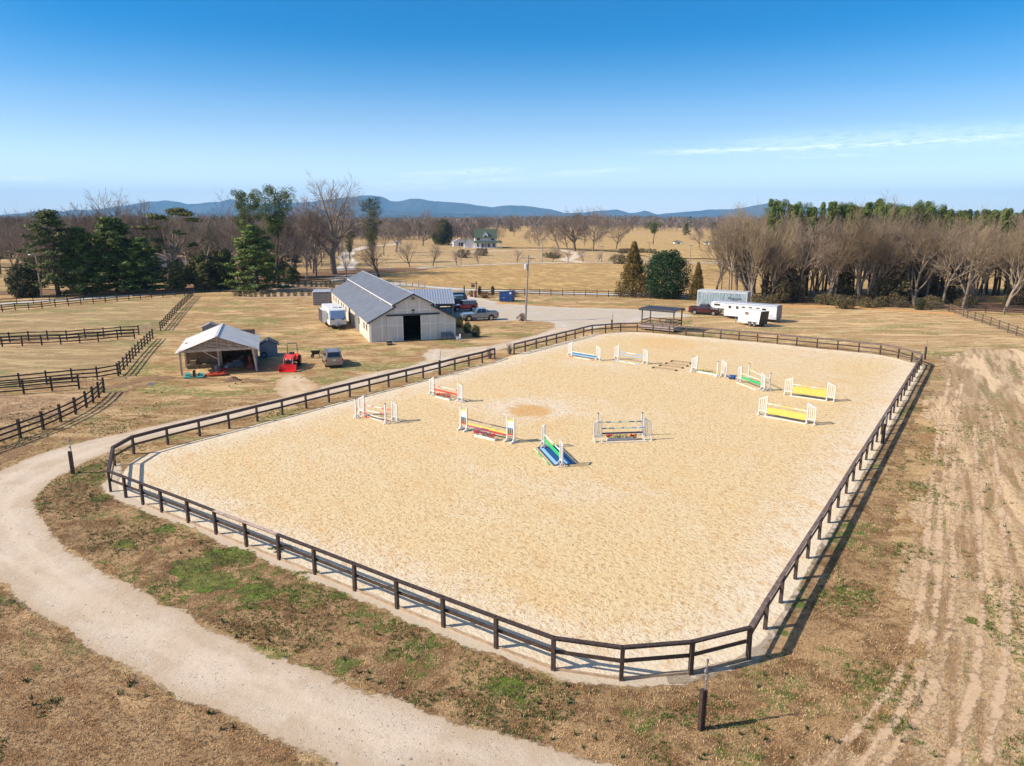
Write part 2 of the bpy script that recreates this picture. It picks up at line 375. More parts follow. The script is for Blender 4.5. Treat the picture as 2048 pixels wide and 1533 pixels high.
# ================================================================== the ground
def hgt(P):
    x, y = P[:,0], P[:,1]
    t = np.clip((y-520)/900, 0, 1); t = t*t*(3-2*t)
    u = np.clip((y-480)/300, 0, 1)
    return 5.0*t+u*(1.5*np.sin(x*.011+.6)+1.1*np.sin(y*.013+x*.004))+.0
def near_h(P):
    x, y = P[:,0], P[:,1]
    a = np.clip((20-y)/6, 0, 1)*0
    return a
yy = np.concatenate([np.arange(-40, 160, 4), np.arange(160, 620, 12), np.geomspace(620, 15500, 46)])
xx = np.concatenate([-np.geomspace(300, 13000, 34)[::-1], np.arange(-290, 300, 10), np.geomspace(300, 13000, 34)])
X, Y = np.meshgrid(xx, yy); P = np.c_[X.ravel(), Y.ravel()]; nx, ny = len(xx), len(yy)
I = np.arange(nx*ny).reshape(ny, nx)
Fq = np.stack([I[:-1,:-1].ravel(), I[:-1,1:].ravel(), I[1:,1:].ravel(), I[1:,:-1].ravel()], 1)
yard = grass_mat('yard_grass', (.34,.20,.085), (.58,.41,.215), .95, (.115,.15,.035), .16, .35, streak=((.55,1.1,1), 0))
g = npmesh('ground', np.c_[P, hgt(P)-.004*0], Fq, yard, smooth=True); g['kind'] = 'structure'
# fence line of the arena, measured post by post
near = [(221.6,983.7),(252.2,995.7),(286.5,1010),(324.1,1025),(377.3,1046),(432.8,1069),(493.8,1093.6),(558.7,1119.8),(630,1149),(710,1182),(794.5,1217.4),(887.3,1254.3),(992.4,1296.7),(1106.6,1340.8)]
right = [(1529.8,1258.8),(1560.9,1206.3),(1590,1159),(1615,1117.2),(1638,1079.6),(1657.5,1046.5),(1675.5,1016),(1691.8,987.9),(1706,963),(1719.6,941),(1731.9,920.5),(1743.3,901.7),(1753,885),(1762.6,869),(1771.6,853.4),(1779.9,840.3),(1787,826.6),(1794.5,814.3),(1801.4,802.5),(1807.8,791.8),(1813,781.6),(1818.6,772.6),(1823.9,764),(1828.8,755.2),(1833.7,747),(1838,740),(1842,732)]
far = [(1822.6,724.5),(1796,717),(1759.8,709.5),(1716.8,705),(1674.8,700.5),(1633.4,696.8),(1592.8,692.7),(1554,688.4),(1514.6,684.5),(1477.5,681.3),(1441,678),(1406,674.8),(1371.7,671.8),(1338.3,668.8),(1306,665.9),(1274,664)]
far3 = [(1241,664.3),(1211,666.9)]
left2 = [(1184,668.8),(1167,673.1),(1150,678),(1131.6,682.5),(1112.9,687.4),(1093,692.3),(1072.5,697.7),(1050.2,703.6),(1028,709.3)]
left3 = [(989.2,719),(964.4,726.9),(937.5,733.3),(909.5,740.5),(878.5,748.9)]
left = [(846.3,757.1),(813,765.4),(777.3,774.7),(739.6,784.5),(700,794.7),(658,805.4),(612.6,817.3),(564.9,830.3),(514.9,843),(458.5,858),(399.8,873.2),(335.9,889.7),(268,908.7),(230,931.6)]
FENCE = gpl(left2[::-1]) if False else None
ARENA_F = gpl([(989.2,719)] + left3[1:] + left + near + [(1242,1361),(1380.7,1349.2),(1496,1318.7)] + right + far + far3 + left2)
# sand sheet: inside the fence on the left, right up to it elsewhere
cen = sum(ARENA_F, Vector((0,0)))/len(ARENA_F)
nL = len(left3)+len(left)
AP = []
for i, p in enumerate(ARENA_F):
    a, b = ARENA_F[i-1], ARENA_F[(i+1) % len(ARENA_F)]; t = (b-a).normalized(); n = Vector((t.y, -t.x))
    if (cen-p).dot(n) < 0: n = -n
    off = .75 if i < nL else (.15 if i < nL+17 else (-.25 if i < nL+17+27 else .25))
    AP.append(p+n*off)
arena_poly = smooth_poly(AP, 1)
sh = sheet('arena_sand', lambda Q: poly_sdf(Q, arena_poly), bbox_of(arena_poly), .5, .012, sand_mat('arena_sand'))
# gravel strip round the arena under the rails
rim_mat = gravel_mat('rim_gravel', (.54,.47,.38), (.35,3.0), (.50,.40,.28), .35)
rimp = [p+(p-c2) * 0 for p, c2 in zip(ARENA_F, ARENA_F)]
sheet('arena_edge', lambda Q: np.where(Q[:,1] < 1e9, np.minimum(line_sdf(Q, ARENA_F[nL-1:nL+17+28], .42), 9), 0), bbox_of(ARENA_F), .3, .006, rim_mat, .5)
# gravel drive
drive = gpl([(1112,653),(1080,668),(1040,678),(985,690),(930,703),(880,716),(820,734),(760,742),(700,757),(640,775),(560,797),(480,815),(400,832),(330,848),(250,865),(200,876),(130,893),(60,915),(0,943),(-80,985),(-150,1040),(-130,1110),(-60,1140),(0,1168),(60,1213),(150,1275),(280,1355),(450,1432),(600,1497),(720,1560),(1330,1570),(1225,1533),(1070,1486),(900,1440),(740,1385),(560,1315),(420,1255),(300,1195),(200,1140),(120,1085),(78,1035),(66,1000),(85,975),(130,948),(200,910),(300,878),(400,857),(500,833),(600,808),(700,782),(800,755),(870,738),(940,715),(1000,700),(1060,686),(1120,672),(1165,661)])
gv = gravel_mat('drive_gravel', (.56,.465,.36), (.35,3.0), (.44,.33,.22), .6)
dp = smooth_poly(drive, 1)
sheet('gravel_drive', lambda Q: poly_sdf(Q, dp), bbox_of(dp), .3, .008, gv)
# parking area
lot = gpl([(925,590),(950,594),(1000,606),(1060,612),(1150,616),(1280,619),(1345,623),(1400,634),(1290,637),(1275,647),(1230,650),(1165,662),(1105,656),(1113,650),(1095,644),(1040,641),(985,643),(915,640),(890,630),(870,612),(870,588),(900,582)])
lp = smooth_poly(lot, 1)
lot_m = gravel_mat('lot_gravel', (.50,.46,.40), (.5,1.2), (.52,.43,.31), .7)
sheet('parking_gravel', lambda Q: poly_sdf(Q, lp), bbox_of(lp), .5, .006, lot_m, 1.2)
fc = smooth_poly(gpl([(735,765),(752,750),(800,740),(845,722),(848,704),(872,696),(900,699),(960,694),(985,692),(930,706),(880,742),(800,757)]), 1)
sheet('barn_forecourt', lambda Q: poly_sdf(Q, fc), bbox_of(fc), .3, .011, gravel_mat('forecourt_gravel', (.54,.47,.38), (.9,1.6), (.50,.37,.22), .9), 1.2)
# worn earth in front of the tractor, by the shed and along the paddock
dirt = gravel_mat('worn_earth', (.55,.43,.29), (.9,1.3), (.46,.30,.16), .9)
q = smooth_poly(gpl([(556,752),(600,748),(622,760),(640,785),(600,800),(560,798),(548,775)]), 1)
sheet('worn_earth', lambda Q: poly_sdf(Q, q), bbox_of(q), .3, .022, dirt, 1)
mud = gravel_mat('mud', (.20,.125,.07), (1.3,1.1), (.27,.165,.085), .8)
for zi, (pts, hw) in enumerate((([(-60,960),(20,915),(90,868),(150,832),(215,800),(270,775),(330,762),(420,762)], .55), ([(230,775),(300,757),(420,758),(520,764)], .8), ([(-60,935),(30,890),(110,845),(180,812)], .3))):
    L_ = gpl(pts); sheet('mud_track', lambda Q, L_=L_, hw=hw: line_sdf(Q, L_, hw)-.25, bbox_of(L_, 3), .4, .012+.004*zi, mud, 1.2)
wm, nt, b = nt_new('puddle_water'); b.inputs['Base Color'].default_value = (.16,.12,.09,1); b.inputs['Roughness'].default_value = .4
pw = smooth_poly(gpl([(293,770),(297,766),(303,765),(308,767),(309,769),(304,771),(297,772)]), 2)
po = MB(); po.add([(p.x,p.y,.02) for p in pw], [tuple(range(len(pw)))]); po = po.build('puddle_water', wm); po['kind'] = 'structure'
# differently worn grass areas
def area(name, pts, m, cell, z, margin=2.0, world=False, sm=1):
    p = smooth_poly(gpl(pts), sm); return sheet(name, lambda Q: poly_sdf(Q, p), bbox_of(p), cell, z, m, margin)
verge = grass_mat('verge_grass', (.21,.12,.055), (.47,.31,.16), .95, (.055,.11,.014), .22, .25, (1.0,1.5))
area('verge_grass', [(215,905),(140,945),(80,980),(66,1005),(80,1040),(120,1085),(200,1140),(300,1195),(420,1255),(560,1315),(740,1385),(900,1440),(1060,1488),(1190,1533),(1300,1600),(1750,1600),(1790,1380),(1790,1160),(1800,1000),(1815,900),(1850,800),(1870,725),(1845,722),(1700,985),(1520,1280),(1480,1330),(1250,1375),(1090,1350),(221,990)], verge, .5, .004)
brown = grass_mat('dry_brown_grass', (.32,.185,.09), (.56,.375,.20), .45, (.10,.12,.035), .4, .2, (.6,2), streak=((.5,1.3,1), R(30)))
area('dry_grass', [(-250,1120),(-60,1160),(0,1172),(60,1216),(150,1279),(280,1359),(450,1436),(600,1500),(700,1560),(700,1700),(-400,1700)], brown, .5, .004)
rfm = grass_mat('pale_field', (.38,.245,.135), (.74,.55,.34), .62, (.14,.15,.045), .45, .25, (2.2,.6), streak=((1.7,.16,1), R(30)))
area('pale_field', [(1868,695),(2150,700),(2700,900),(3400,1700),(1500,1720),(1590,1500),(1700,1430),(1790,1330),(1830,1200),(1830,1050),(1845,920),(1868,800),(1885,740)], rfm, .8, .006, 4)
fpm = grass_mat('tan_pasture', (.42,.26,.12), (.66,.48,.26), .8, (.12,.145,.04), .22, .5, (1.5,.8), streak=((.35,1.2,1), 0))
area('pasture', [(1375,604),(1500,608),(1700,612),(1900,624),(2150,640),(2300,720),(1880,702),(1830,712),(1760,702),(1560,682),(1400,668),(1375,640)], fpm, 1, .004, 3)
pdm = grass_mat('paddock_grass', (.34,.225,.11), (.54,.40,.21), .8, (.13,.15,.045), .15, .25, (1.2,.8), streak=((.4,1.2,1), 0))
area('paddock', [(-200,640),(0,624),(200,608),(380,592),(325,655),(270,668),(0,684),(-200,690)], pdm, 1, .004, 2)
area('paddock', [(-200,700),(0,696),(265,680),(300,684),(240,748),(0,772),(-200,785)], pdm, .8, .004, 2)
area('paddock', [(-300,800),(0,792),(160,784),(200,790),(120,838),(0,880),(-300,980)], grass_mat('bare_paddock', (.34,.20,.11), (.54,.38,.22), .25, (.15,.15,.05), .2, .9, (1.2,.8)), .8, .004, 2)
hay = grass_mat('hay_stubble', (.37,.225,.085), (.60,.41,.175), .3, (.22,.20,.06), .1, .15, (2.5,.5), streak=((1.2,.45,1), R(-35)))
area('hay_field', [(735,561),(780,547),(860,538),(960,531.5),(1100,527),(1300,527.5),(1700,529),(2400,531),(2700,600),(2200,600),(1700,598),(1400,594),(1240,588),(1100,583.5),(950,579),(860,572),(790,565)], hay, 2, .02, 4, sm=0)
clay = gravel_mat('clay', (.60,.33,.13), (1.6,.6), (.48,.27,.12), .6)
for pts, hw in (([(1000,607),(1100,612),(1180,612),(1270,614)], 1.1), ([(1520,612),(1700,615),(1900,628)], 1.6)):
    L_ = gpl(pts); sheet('clay_bank', lambda Q, L_=L_, hw=hw: line_sdf(Q, L_, hw)-.3, bbox_of(L_, 5), .8, .012, clay, 1.6)
trk = gravel_mat('track_sand', (.57,.42,.26), (.2,3.5), (.56,.40,.26), .6)
for zi, pts in enumerate(([(1640,1540),(1740,1430),(1800,1350),(1835,1250),(1850,1130),(1862,980),(1880,850),(1900,750)], [(1760,1540),(1850,1420),(1890,1310),(1908,1180),(1905,1000),(1910,860),(1925,760)], [(1700,1560),(1800,1430),(1858,1310),(1876,1180),(1880,1030),(1896,880),(1915,780)], [(1900,1540),(1950,1370),(1965,1200),(1955,1000),(1950,850)], [(1975,1520),(2010,1340),(2015,1150),(1995,950),(1980,820)])):
    L_ = gpl(pts); sheet('wheel_track', lambda Q, L_=L_: line_sdf(Q, L_, .13), bbox_of(L_, 2), .25, .014+.004*zi, trk, .7)
# lanes and roads
lane_m = gravel_mat('lane_gravel', (.50,.49,.46), (.4,1.0), (.40,.37,.33), .6)
def lane(name, pts, hw, m=lane_m, z=.03, cell=1.2):
    z = z+.0
    L_ = gpl(pts); return sheet(name, lambda Q: line_sdf(Q, L_, hw), bbox_of(L_, 6), cell, z, m, 1.0)
lane('lane', [(-300,616),(-100,612),(0,609),(100,602),(200,595.5),(300,589),(385,583.5),(470,576.5),(560,570),(640,564),(700,562),(790,568),(850,574),(930,580),(1050,584),(1240,590),(1400,596),(1600,603)], 2.0)
lane('lane', [(640,563),(690,556),(708,547),(690,538),(700,527),(690,515),(700,503),(735,494),(790,489)], 3.2, gravel_mat('pale_lane', (.66,.58,.47), (.8,.5), (.5,.4,.3), .4), .04)
lane('lane', [(720,552),(780,542),(860,535),(960,530.5),(1060,526.5),(1180,525.5),(1300,526),(1600,527.5),(2100,530)], 2.2, gravel_mat('road_gravel', (.58,.52,.43), (1.0,.4), (.3,.25,.18), .5), .05, 2)
lane('lane', [(930,506),(960,503.5),(1040,500.5),(1120,499.5),(1160,510),(1130,520),(1160,526)], 3.0, gravel_mat('drive_far', (.66,.55,.42), (1.0,.3), (.5,.38,.25), .5), .06, 2.5)
lawn = grass_mat('far_lawn', (.38,.25,.12), (.58,.42,.22), .35, (.20,.21,.07), .05, .2, (3,.4))
area('lawn', [(700,548),(860,534),(1000,528),(1300,524),(1500,522),(1500,508),(1100,504),(900,500),(760,498),(740,515)], lawn, 4, .015, 6, sm=0)
fgold = grass_mat('gold_pasture', (.42,.27,.105), (.58,.40,.18), .2, (.25,.25,.08), .03, .3, (5,.2))
def fararea(name, pts, m, cell, z):
    p = gpl(pts); o = sheet(name, lambda Q: poly_sdf(Q, p), bbox_of(p), cell, 0, m, 8)
    me = o.data; n = len(me.vertices); c = np.empty(n*3, np.float32); me.vertices.foreach_get('co', c); c = c.reshape(-1,3); c[:,2] = hgt(c)+z; me.vertices.foreach_set('co', c.ravel()); me.update()
fararea('gold_pasture', [(960,497),(940,470),(1000,458),(1090,457),(1200,459),(1330,461),(1440,466),(1520,490),(1700,520),(1500,520),(1300,519),(1250,505),(1100,497)], fgold, 12, .35)
# slope of dark scrubby bank at the road
# ================================================================== mountains
def ray_at(x, y, D):
    X = (x-1024)/F; Yp = (y-766.5)/F
    fy = math.cos(PIT)-Yp*math.sin(PIT); fz = -math.sin(PIT)-Yp*math.cos(PIT); t = D/fy
    return X*t, CH+fz*t
def ridge(name, sil, D, depth, amp, m, seed, step=5):
    xs = np.arange(sil[0][0], sil[-1][0]+1, step); ys = np.interp(xs, [s[0] for s in sil], [s[1] for s in sil])
    ys = ys+np.array([mnoise.fractal(Vector((x*.02, seed, 0)), 1.0, 2.0, 5)*1.3 for x in xs])
    S = np.linspace(-1, .6, 26); V = []
    for s_ in S:
        for x, y in zip(xs, ys):
            X0, Z0 = ray_at(x, y, D); Yw = D+s_*depth
            base = (1-abs(s_))**1.15 if s_ < 0 else (1-s_/.6*.5)
            n = mnoise.fractal(Vector((X0*.0011, Yw*.0006, seed)), 1.0, 2.1, 6)
            n2 = abs(mnoise.fractal(Vector((X0*.0022, seed*3, Yw*.0004)), 1.0, 2.1, 4))
            wgt = min(1, abs(s_)*5)
            V.append((X0, Yw, max(-5, Z0*base*(1-wgt*(amp*(.35+.5*n2)+amp*.25*n)))))
    nx = len(xs); I = np.arange(nx*len(S)).reshape(len(S), nx)
    Fq = np.stack([I[:-1,:-1].ravel(), I[:-1,1:].ravel(), I[1:,1:].ravel(), I[1:,:-1].ravel()], 1)
    o = npmesh(name, V, Fq, m, smooth=True); o['kind'] = 'structure'; return o
mm, nt, b = nt_new('mountain_forest'); p = pos_(nt)
c = mix(nt, sstep(nt, noise_(nt, p, .0016, 8, .65), .4, .62), (.030,.05,.055), (.09,.09,.085)); nt.links.new(c, b.inputs['Base Color']); b.inputs['Roughness'].default_value = 1; b.inputs['Specular IOR Level'].default_value = 0
bump_(nt, b, noise_(nt, p, .004, 8, .7), 1.0, 120)
SIL = [(-500,424),(-200,420),(0,430),(60,423),(100,420),(130,421),(150,417),(175,419),(230,412),(280,401),(325,396.5),(350,400),(370,404),(400,402),(440,401),(460,396),(478,401),(500,406),(600,400),(650,396),(700,391),(725,387),(745,387.5),(765,391),(780,399),(795,400),(820,394.5),(835,394),(855,399),(885,402),(930,404),(960,409),(985,413),(1000,410),(1045,407.5),(1075,413),(1105,418),(1130,425),(1170,424),(1200,420),(1235,417),(1262,426),(1275,424),(1290,419.5),(1303,424),(1315,428),(1345,424),(1400,420),(1420,417.5),(1470,417),(1500,411),(1540,404),(1570,406),(1620,413),(1700,416),(1760,410),(1790,407),(1830,416),(1880,421),(1950,421),(2050,426),(2300,420),(2600,425)]
ridge('mountains', SIL, 13500, 3600, 1.0, mm, 3.3)
ridge('mountains', [(-500,436),(0,433),(300,425),(520,428),(700,416),(790,422),(900,426),(1000,429),(1100,431),(1200,433),(1280,430),(1350,434),(1500,430),(1700,428),(1900,433),(2600,434)], 9800, 2200, .8, mm, 9.1, 8)
# ================================================================== haze in the air
hz = MB(); hz.bb(-14500, 14500, -900, 15700, -12, 620); hm = bpy.data.materials.new('haze'); hm.use_nodes = True; nt = hm.node_tree; nt.nodes.clear()
pv = N(nt, 'ShaderNodeVolumePrincipled'); pv.inputs['Color'].default_value = (.30,.62,1,1); pv.inputs['Density'].default_value = 7.5e-5; pv.inputs['Anisotropy'].default_value = 0
mo = N(nt, 'ShaderNodeOutputMaterial'); nt.links.new(pv.outputs[0], mo.inputs['Volume'])
hz = hz.build('haze', hm); hz['kind'] = 'stuff'; hz['label'] = 'thin blue haze in the air before the mountains'

litter = gravel_mat('leaf_litter_shade', (.17,.10,.055), (1.2,.8), (.26,.15,.08), .7)  # brown leaf litter, also painting in the dark shade under the left cedars
for zi, (pts, hw) in enumerate((([(1500,598),(1700,604),(1900,612),(2150,622)], 7.5), ([(20,586),(150,584),(300,578),(450,572),(620,562)], 6.0), ([(560,556),(680,546),(800,540)], 9.0))):
    L_ = gpl(pts); sheet('leaf_litter_shade', lambda Q, L_=L_, hw=hw: line_sdf(Q, L_, hw)-.3, bbox_of(L_, 10), 1.2, .055+.004*zi, litter, 1.6)
bed = gravel_mat('planting_bed', (.50,.36,.22), (.8,1.0), (.40,.26,.15), .7)
L_ = smooth_poly(gpl([(464,581),(476,575),(560,571),(640,568),(690,572),(690,592),(640,594),(560,596),(490,597),(466,592)]), 1); sheet('planting_bed', lambda Q: poly_sdf(Q, L_), bbox_of(L_), .8, .016, bed, 1.5)

lush = grass_mat('lush_grass', (.10,.11,.03), (.18,.21,.05), .9, (.09,.16,.02), .8, 0, (.8,2.2))
LG = [(gp(x, y), r_) for x, y, r_ in ((470,1112,1.3),(425,1165,1.1),(560,1093,.8),(330,1062,.55),(520,1185,1.0),(395,1130,.9),(665,1190,.45),(610,1155,.6),(355,1205,.6),(1010,1375,.5),(830,1285,.5),(190,1000,.4),(1960,1245,.3),(90,1008,.35),(700,1330,.4),(250,1090,.4))]
def lush_sdf(Q): return np.maximum.reduce([r_*.85-np.hypot((Q[:,0]-g.x)*.8, Q[:,1]-g.y) for g, r_ in LG])
sheet('lush_grass', lush_sdf, bbox_of([g for g, _ in LG], 4), .25, .0145, lush, 1.0)
# ================================================================== fences
dark_wood = mat('dark_fence_wood', (.052,.033,.026), .62, var=.45, scale=6, bump=.4, bd=.01)
worn_wood = mat('worn_cap_wood', (.15,.105,.09), .7, var=.4, scale=5, bump=.4)
pale_wood = mat('weathered_wood', (.36,.25,.16), .8, var=.25, scale=4, bump=.3)
black_wood = mat('black_fence_wood', (.032,.022,.018), .7, var=.4, scale=5, bump=.3)
def fence(name, label, pts, H, rails, m=dark_wood, pw=.13, cap=None, edging=None, cat='fence', jit=.0, ext=.06, group=None):
    o0 = pts[0]; t = thing(name, label, cat, (o0.x, o0.y, 0), 0, group)
    P = [Vector((p.x-o0.x, p.y-o0.y)) for p in pts]
    pm = MB(); pm.bb(-pw/2, pw/2, -pw/2, pw/2, -.05, H-(.045 if cap else -ext)); post0 = None
    for i, p in enumerate(P):
        if post0 is None: post0 = pm.build('post', m, t); o = post0
        else: o = post0.copy(); COL.objects.link(o); o.parent = t
        d = P[min(i+1, len(P)-1)]-P[max(i-1, 0)]
        o.location = (p.x, p.y, 0); o.rotation_euler = (R(random.uniform(-1,1)), R(random.uniform(-1,1)), math.atan2(d.y, d.x))
    cc = sum(P, Vector((0,0)))/len(P)
    for i in range(len(P)-1):
        a, b = P[i], P[i+1]; d = (b-a).normalized(); n = Vector((-d.y, d.x)); e = d*(pw*.5)
        for z, h in rails:
            j = random.uniform(-jit, jit); q = MB(); s_ = n*(pw/2+.02)
            q.beam((*(a-e*.9+s_),z+j), (*(b+e*.9+s_),z+random.uniform(-jit,jit)), .035, h); q.build('rail', m, t)
        if cap:
            q = MB(); q.beam((*(a-d*.02),H-.022), (*(b+d*.02),H-.022), .17, .042); q.beam((*(a+n*(pw/2+.02)),H-.12), (*(b+n*(pw/2+.02)),H-.12), .035, .15)
            q.build('top_rail', cap(i) if callable(cap) else cap, t)
        if edging and edging(i):
            q = MB(); q.beam((*(a+n*.02),.045), (*(b+n*.02),.045), .05, .11); q.build('edging_board', pale_wood, t)
    return t
def capm(i):
    k = i-nL
    if 5 <= k <= 6: return worn_cap2
    if k < 16: return dark_wood
    return worn_wood
worn_cap2 = mat('bleached_cap_wood', (.40,.30,.25), .7, var=.3, scale=4)
# rails on the inside: the posts run clockwise from the gate
fence('arena_fence', 'dark brown two rail fence with a flat cap board all round the sand riding arena', ARENA_F, 1.33, [(.70,.15)], dark_wood, .14, cap=capm, edging=lambda i: nL+1 < i < nL+16)
r3 = [(1.18,.13),(.78,.13),(.38,.13)]; r2 = [(1.15,.14),(.62,.14)]
def sub(pts, step):
    out = [pts[0]]
    for a, b in zip(pts[:-1], pts[1:]):
        n = max(1, round((b-a).length/step)); out += [a+(b-a)*(k/n) for k in range(1, n+1)]
    return out
fence('paddock_fence', 'dark three rail fence between the lane and the topmost left paddock', gpl([(-60,629),(-25,627),(5,624),(31,621),(58,620),(84.5,617.5),(111,614),(137,612),(162,609),(187,607.5),(211,605.5),(234.5,603),(258,601),(281,599),(303.5,597),(326,595),(350,593),(369,592),(386,591)]), 1.25, r3, black_wood, .13)
fence('lane_fence', 'thin dark fence running right beside the lane from the far left to the barn', sub(gpl([(-80,616),(0,611.5),(100,606),(200,599.5),(300,593),(391,586.5),(510,578),(600,571.5),(690,566)]), 3.0), 1.2, r2, black_wood, .12)
fence('paddock_fence', 'long dark fence slanting down from the lane corner towards the open shed', sub(gpl([(386,593),(367,611),(343,637),(321.5,662)]), 2.44), 1.25, r3, black_wood, .13)
fence('paddock_fence', 'farther of the two level dark fences side by side in the left paddocks', gpl([(278,670),(243,671.5),(208,675),(171,677),(134,681),(96,681.5),(58,682.6),(20,685),(-20,687)]), 1.3, r3, black_wood, .14)
fence('paddock_fence', 'nearer of the two level dark fences side by side in the left paddocks', gpl([(269.5,678),(235.5,679.7),(197,684),(160,687),(122,689.7),(84,690.8),(45,692.4),(5,694),(-35,696)]), 1.3, r3, black_wood, .14)
fence('paddock_fence', 'dark fence curving down left of the open shed, then level to the left edge', sub(gpl([(306,678.6),(290,694),(272,713),(255,733),(241,749)]), 2.3)+gpl([(237,753),(195,760.7),(145,764.4),(94,769.5),(41,775),(-12,780)]), 1.35, r3, black_wood, .14)
fence('paddock_fence', 'short dark level fence that ends at the metal gate near the puddle', gpl([(158.5,778.4),(104.7,782.4),(48.3,788),(-8,793)]), 1.35, r3, black_wood, .15)
fence('paddock_fence', 'nearest dark three rail fence curving down to the left edge beside the muddy track', gpl([(208.4,786.2),(198.4,796),(187,806),(173.6,816),(152,829.4),(122,844.3),(87,860),(41,877),(-8,895),(-60,913)]), 1.4, r3, black_wood, .16)
fence('field_fence', 'dark three rail fence along the road before the golden hay field', sub(gpl([(1020,590.5),(1079,591.5),(1125,592.4),(1171,593.4),(1217,594.5),(1240,595.8),(1300,598),(1392,600.5)]), 3.0), 1.35, r3, black_wood, .13)
fence('field_fence', 'dark fence at the foot of the bare wood behind the pale pasture', sub(gpl([(1392,600.5),(1496,603.5),(1600,607),(1700,611),(1829,617.5),(1897,623),(2048,631),(2120,635)]), 3.0), 1.3, r3, black_wood, .13)
fence('field_fence', 'brown fence slanting out of the picture at the right edge', gpl([(1898.7,623.7),(1910,628),(1926,634),(1934,637),(1949,641.5),(1964,647),(1980,652.5),(1997,659),(2015,666),(2032,672),(2049,678.5),(2075,688),(2110,700)]), 1.35, r3, mat('brown_fence_wood', (.14,.095,.07), .8, var=.35, scale=4), .13)
fence('field_fence', 'short dark fence between the hanging sign and the blue dumpster', sub(gpl([(956,591),(1020,590.8)]), 3.0), 1.35, r3, black_wood, .13)
fence('lane_fence', 'grey post and rail fence behind the barn roof along the pale lane', sub(gpl([(786,571),(800,572.3),(850,577)]), 2.6), 1.25, r3, mat('grey_fence_wood', (.25,.21,.18), .8, var=.3), .12)
# pipe gates
steel = mat('galvanised_steel', (.42,.42,.42), .4, .7, var=.15)
def gate(label, a, b, h=1.2, m=steel, n=5):
    d = b-a; L = d.length; t = thing('metal_gate', label, 'gate', (a.x, a.y, 0), math.atan2(d.y, d.x))
    q = MB(); q.tube([(0,0,.15),(0,0,h),(L,0,h),(L,0,.15),(0,0,.15)], .025, 6)
    q.build('gate_frame', m, t); q = MB()
    for i in range(1, n): z = .15+(h-.15)*i/n; q.tube([(0,0,z),(L,0,z)], .016, 5)
    q.build('cross_bars', m, t); q = MB()
    for x in (L*.33, L*.66): q.tube([(x,0,.15),(x,0,h)], .018, 5)
    q.build('upright_bars', m, t)
gate('thin metal pipe gate between the two far paddock fences', gp(280,668.5), gp(320,661))
gate('rusty brown pipe gate in front of the puddle at the end of the short fence', gp(160,778), gp(204,785), 1.3, mat('rusty_steel', (.16,.10,.07), .6, .4))
gate('pale pipe gate at the drive entrance left of the hanging sign', gp(917,591.5), gp(928,590.5), 1.2, mat('pink_steel', (.45,.3,.25), .5, .3))
q = MB(); q.bb(-.12,.12,-.12,.12,0,2.0); tag(q.build('gate_post', black_wood), 'single dark post beside the pipe gate at the drive entrance', 'post', loc=gp(928.6,590.5))
# posts with metal masts round the arena
grey_metal = mat('grey_metal', (.38,.38,.40), .35, .6); black_pl = flat('black_plastic', (.02,.02,.022), .4)
def mast(label, px, h=2.45, ph=1.5, heads=((0,.1),)):
    p = gp(*px); t = thing('mast_post', label, 'post', (p.x,p.y,0), R(random.uniform(5,30)), 'wooden posts with a metal mast round the arena')
    q = MB(); q.bb(-.10,-.005,-.07,.07,-.05,ph); q.bb(.03,.10,-.07,.07,-.05,ph-.02); q.bb(-.005,.03,-.05,.05,.3,ph-.04); q.build('wooden_post', dark_wood, t)
    q = MB(); q.tube([(.07,0,ph-.3),(.075,0,ph+.2),(.085,.01,h)], [.03,.03,.018], 6); q.build('mast', grey_metal, t)
    for dx, z in heads:
        q = MB(); q.ball((.08+dx,.0,ph+z), (.055,.05,.09), 8); q.tube([(.08,0,ph+z),(.08+dx*1.8,0,ph+z+.05)], .018, 5); q.build('fitting', grey_metal, t)
    q = MB(); q.tube([(.09,0,h-.02),(.09,0,h+.07)], [.03,.05], 6); q.tube([(.06,0,h-.1),(.14,.02,h-.06)], .015, 5); q.build('mast_head', grey_metal, t)
hd = ((0,.32),(.03,.46),(-.05,.62))
mast('nearest post with a silver mast, on the grass outside the near corner of the arena', (1402,1460), 2.4, 1.46, hd)
mast('post with a small mast standing on the verge by the gravel drive bend', (146,948), 2.35, 1.5, ((-.06,.28),(-.05,.7)))
mast('post with a mast outside the right hand arena fence', (1764.5,888), 2.4, 1.5, hd)
mast('post with a mast in the left arena fence facing the barn', (880,751), 2.5, 1.6, ((-.05,.3),(.04,.6)))
mast('post with a mast at the far right corner of the arena', (1849.2,719.5), 2.3, 1.5, hd)
mast('post with a mast behind the far fence between the gravel and the arena', (1223.4,660), 2.5, 1.5, hd)

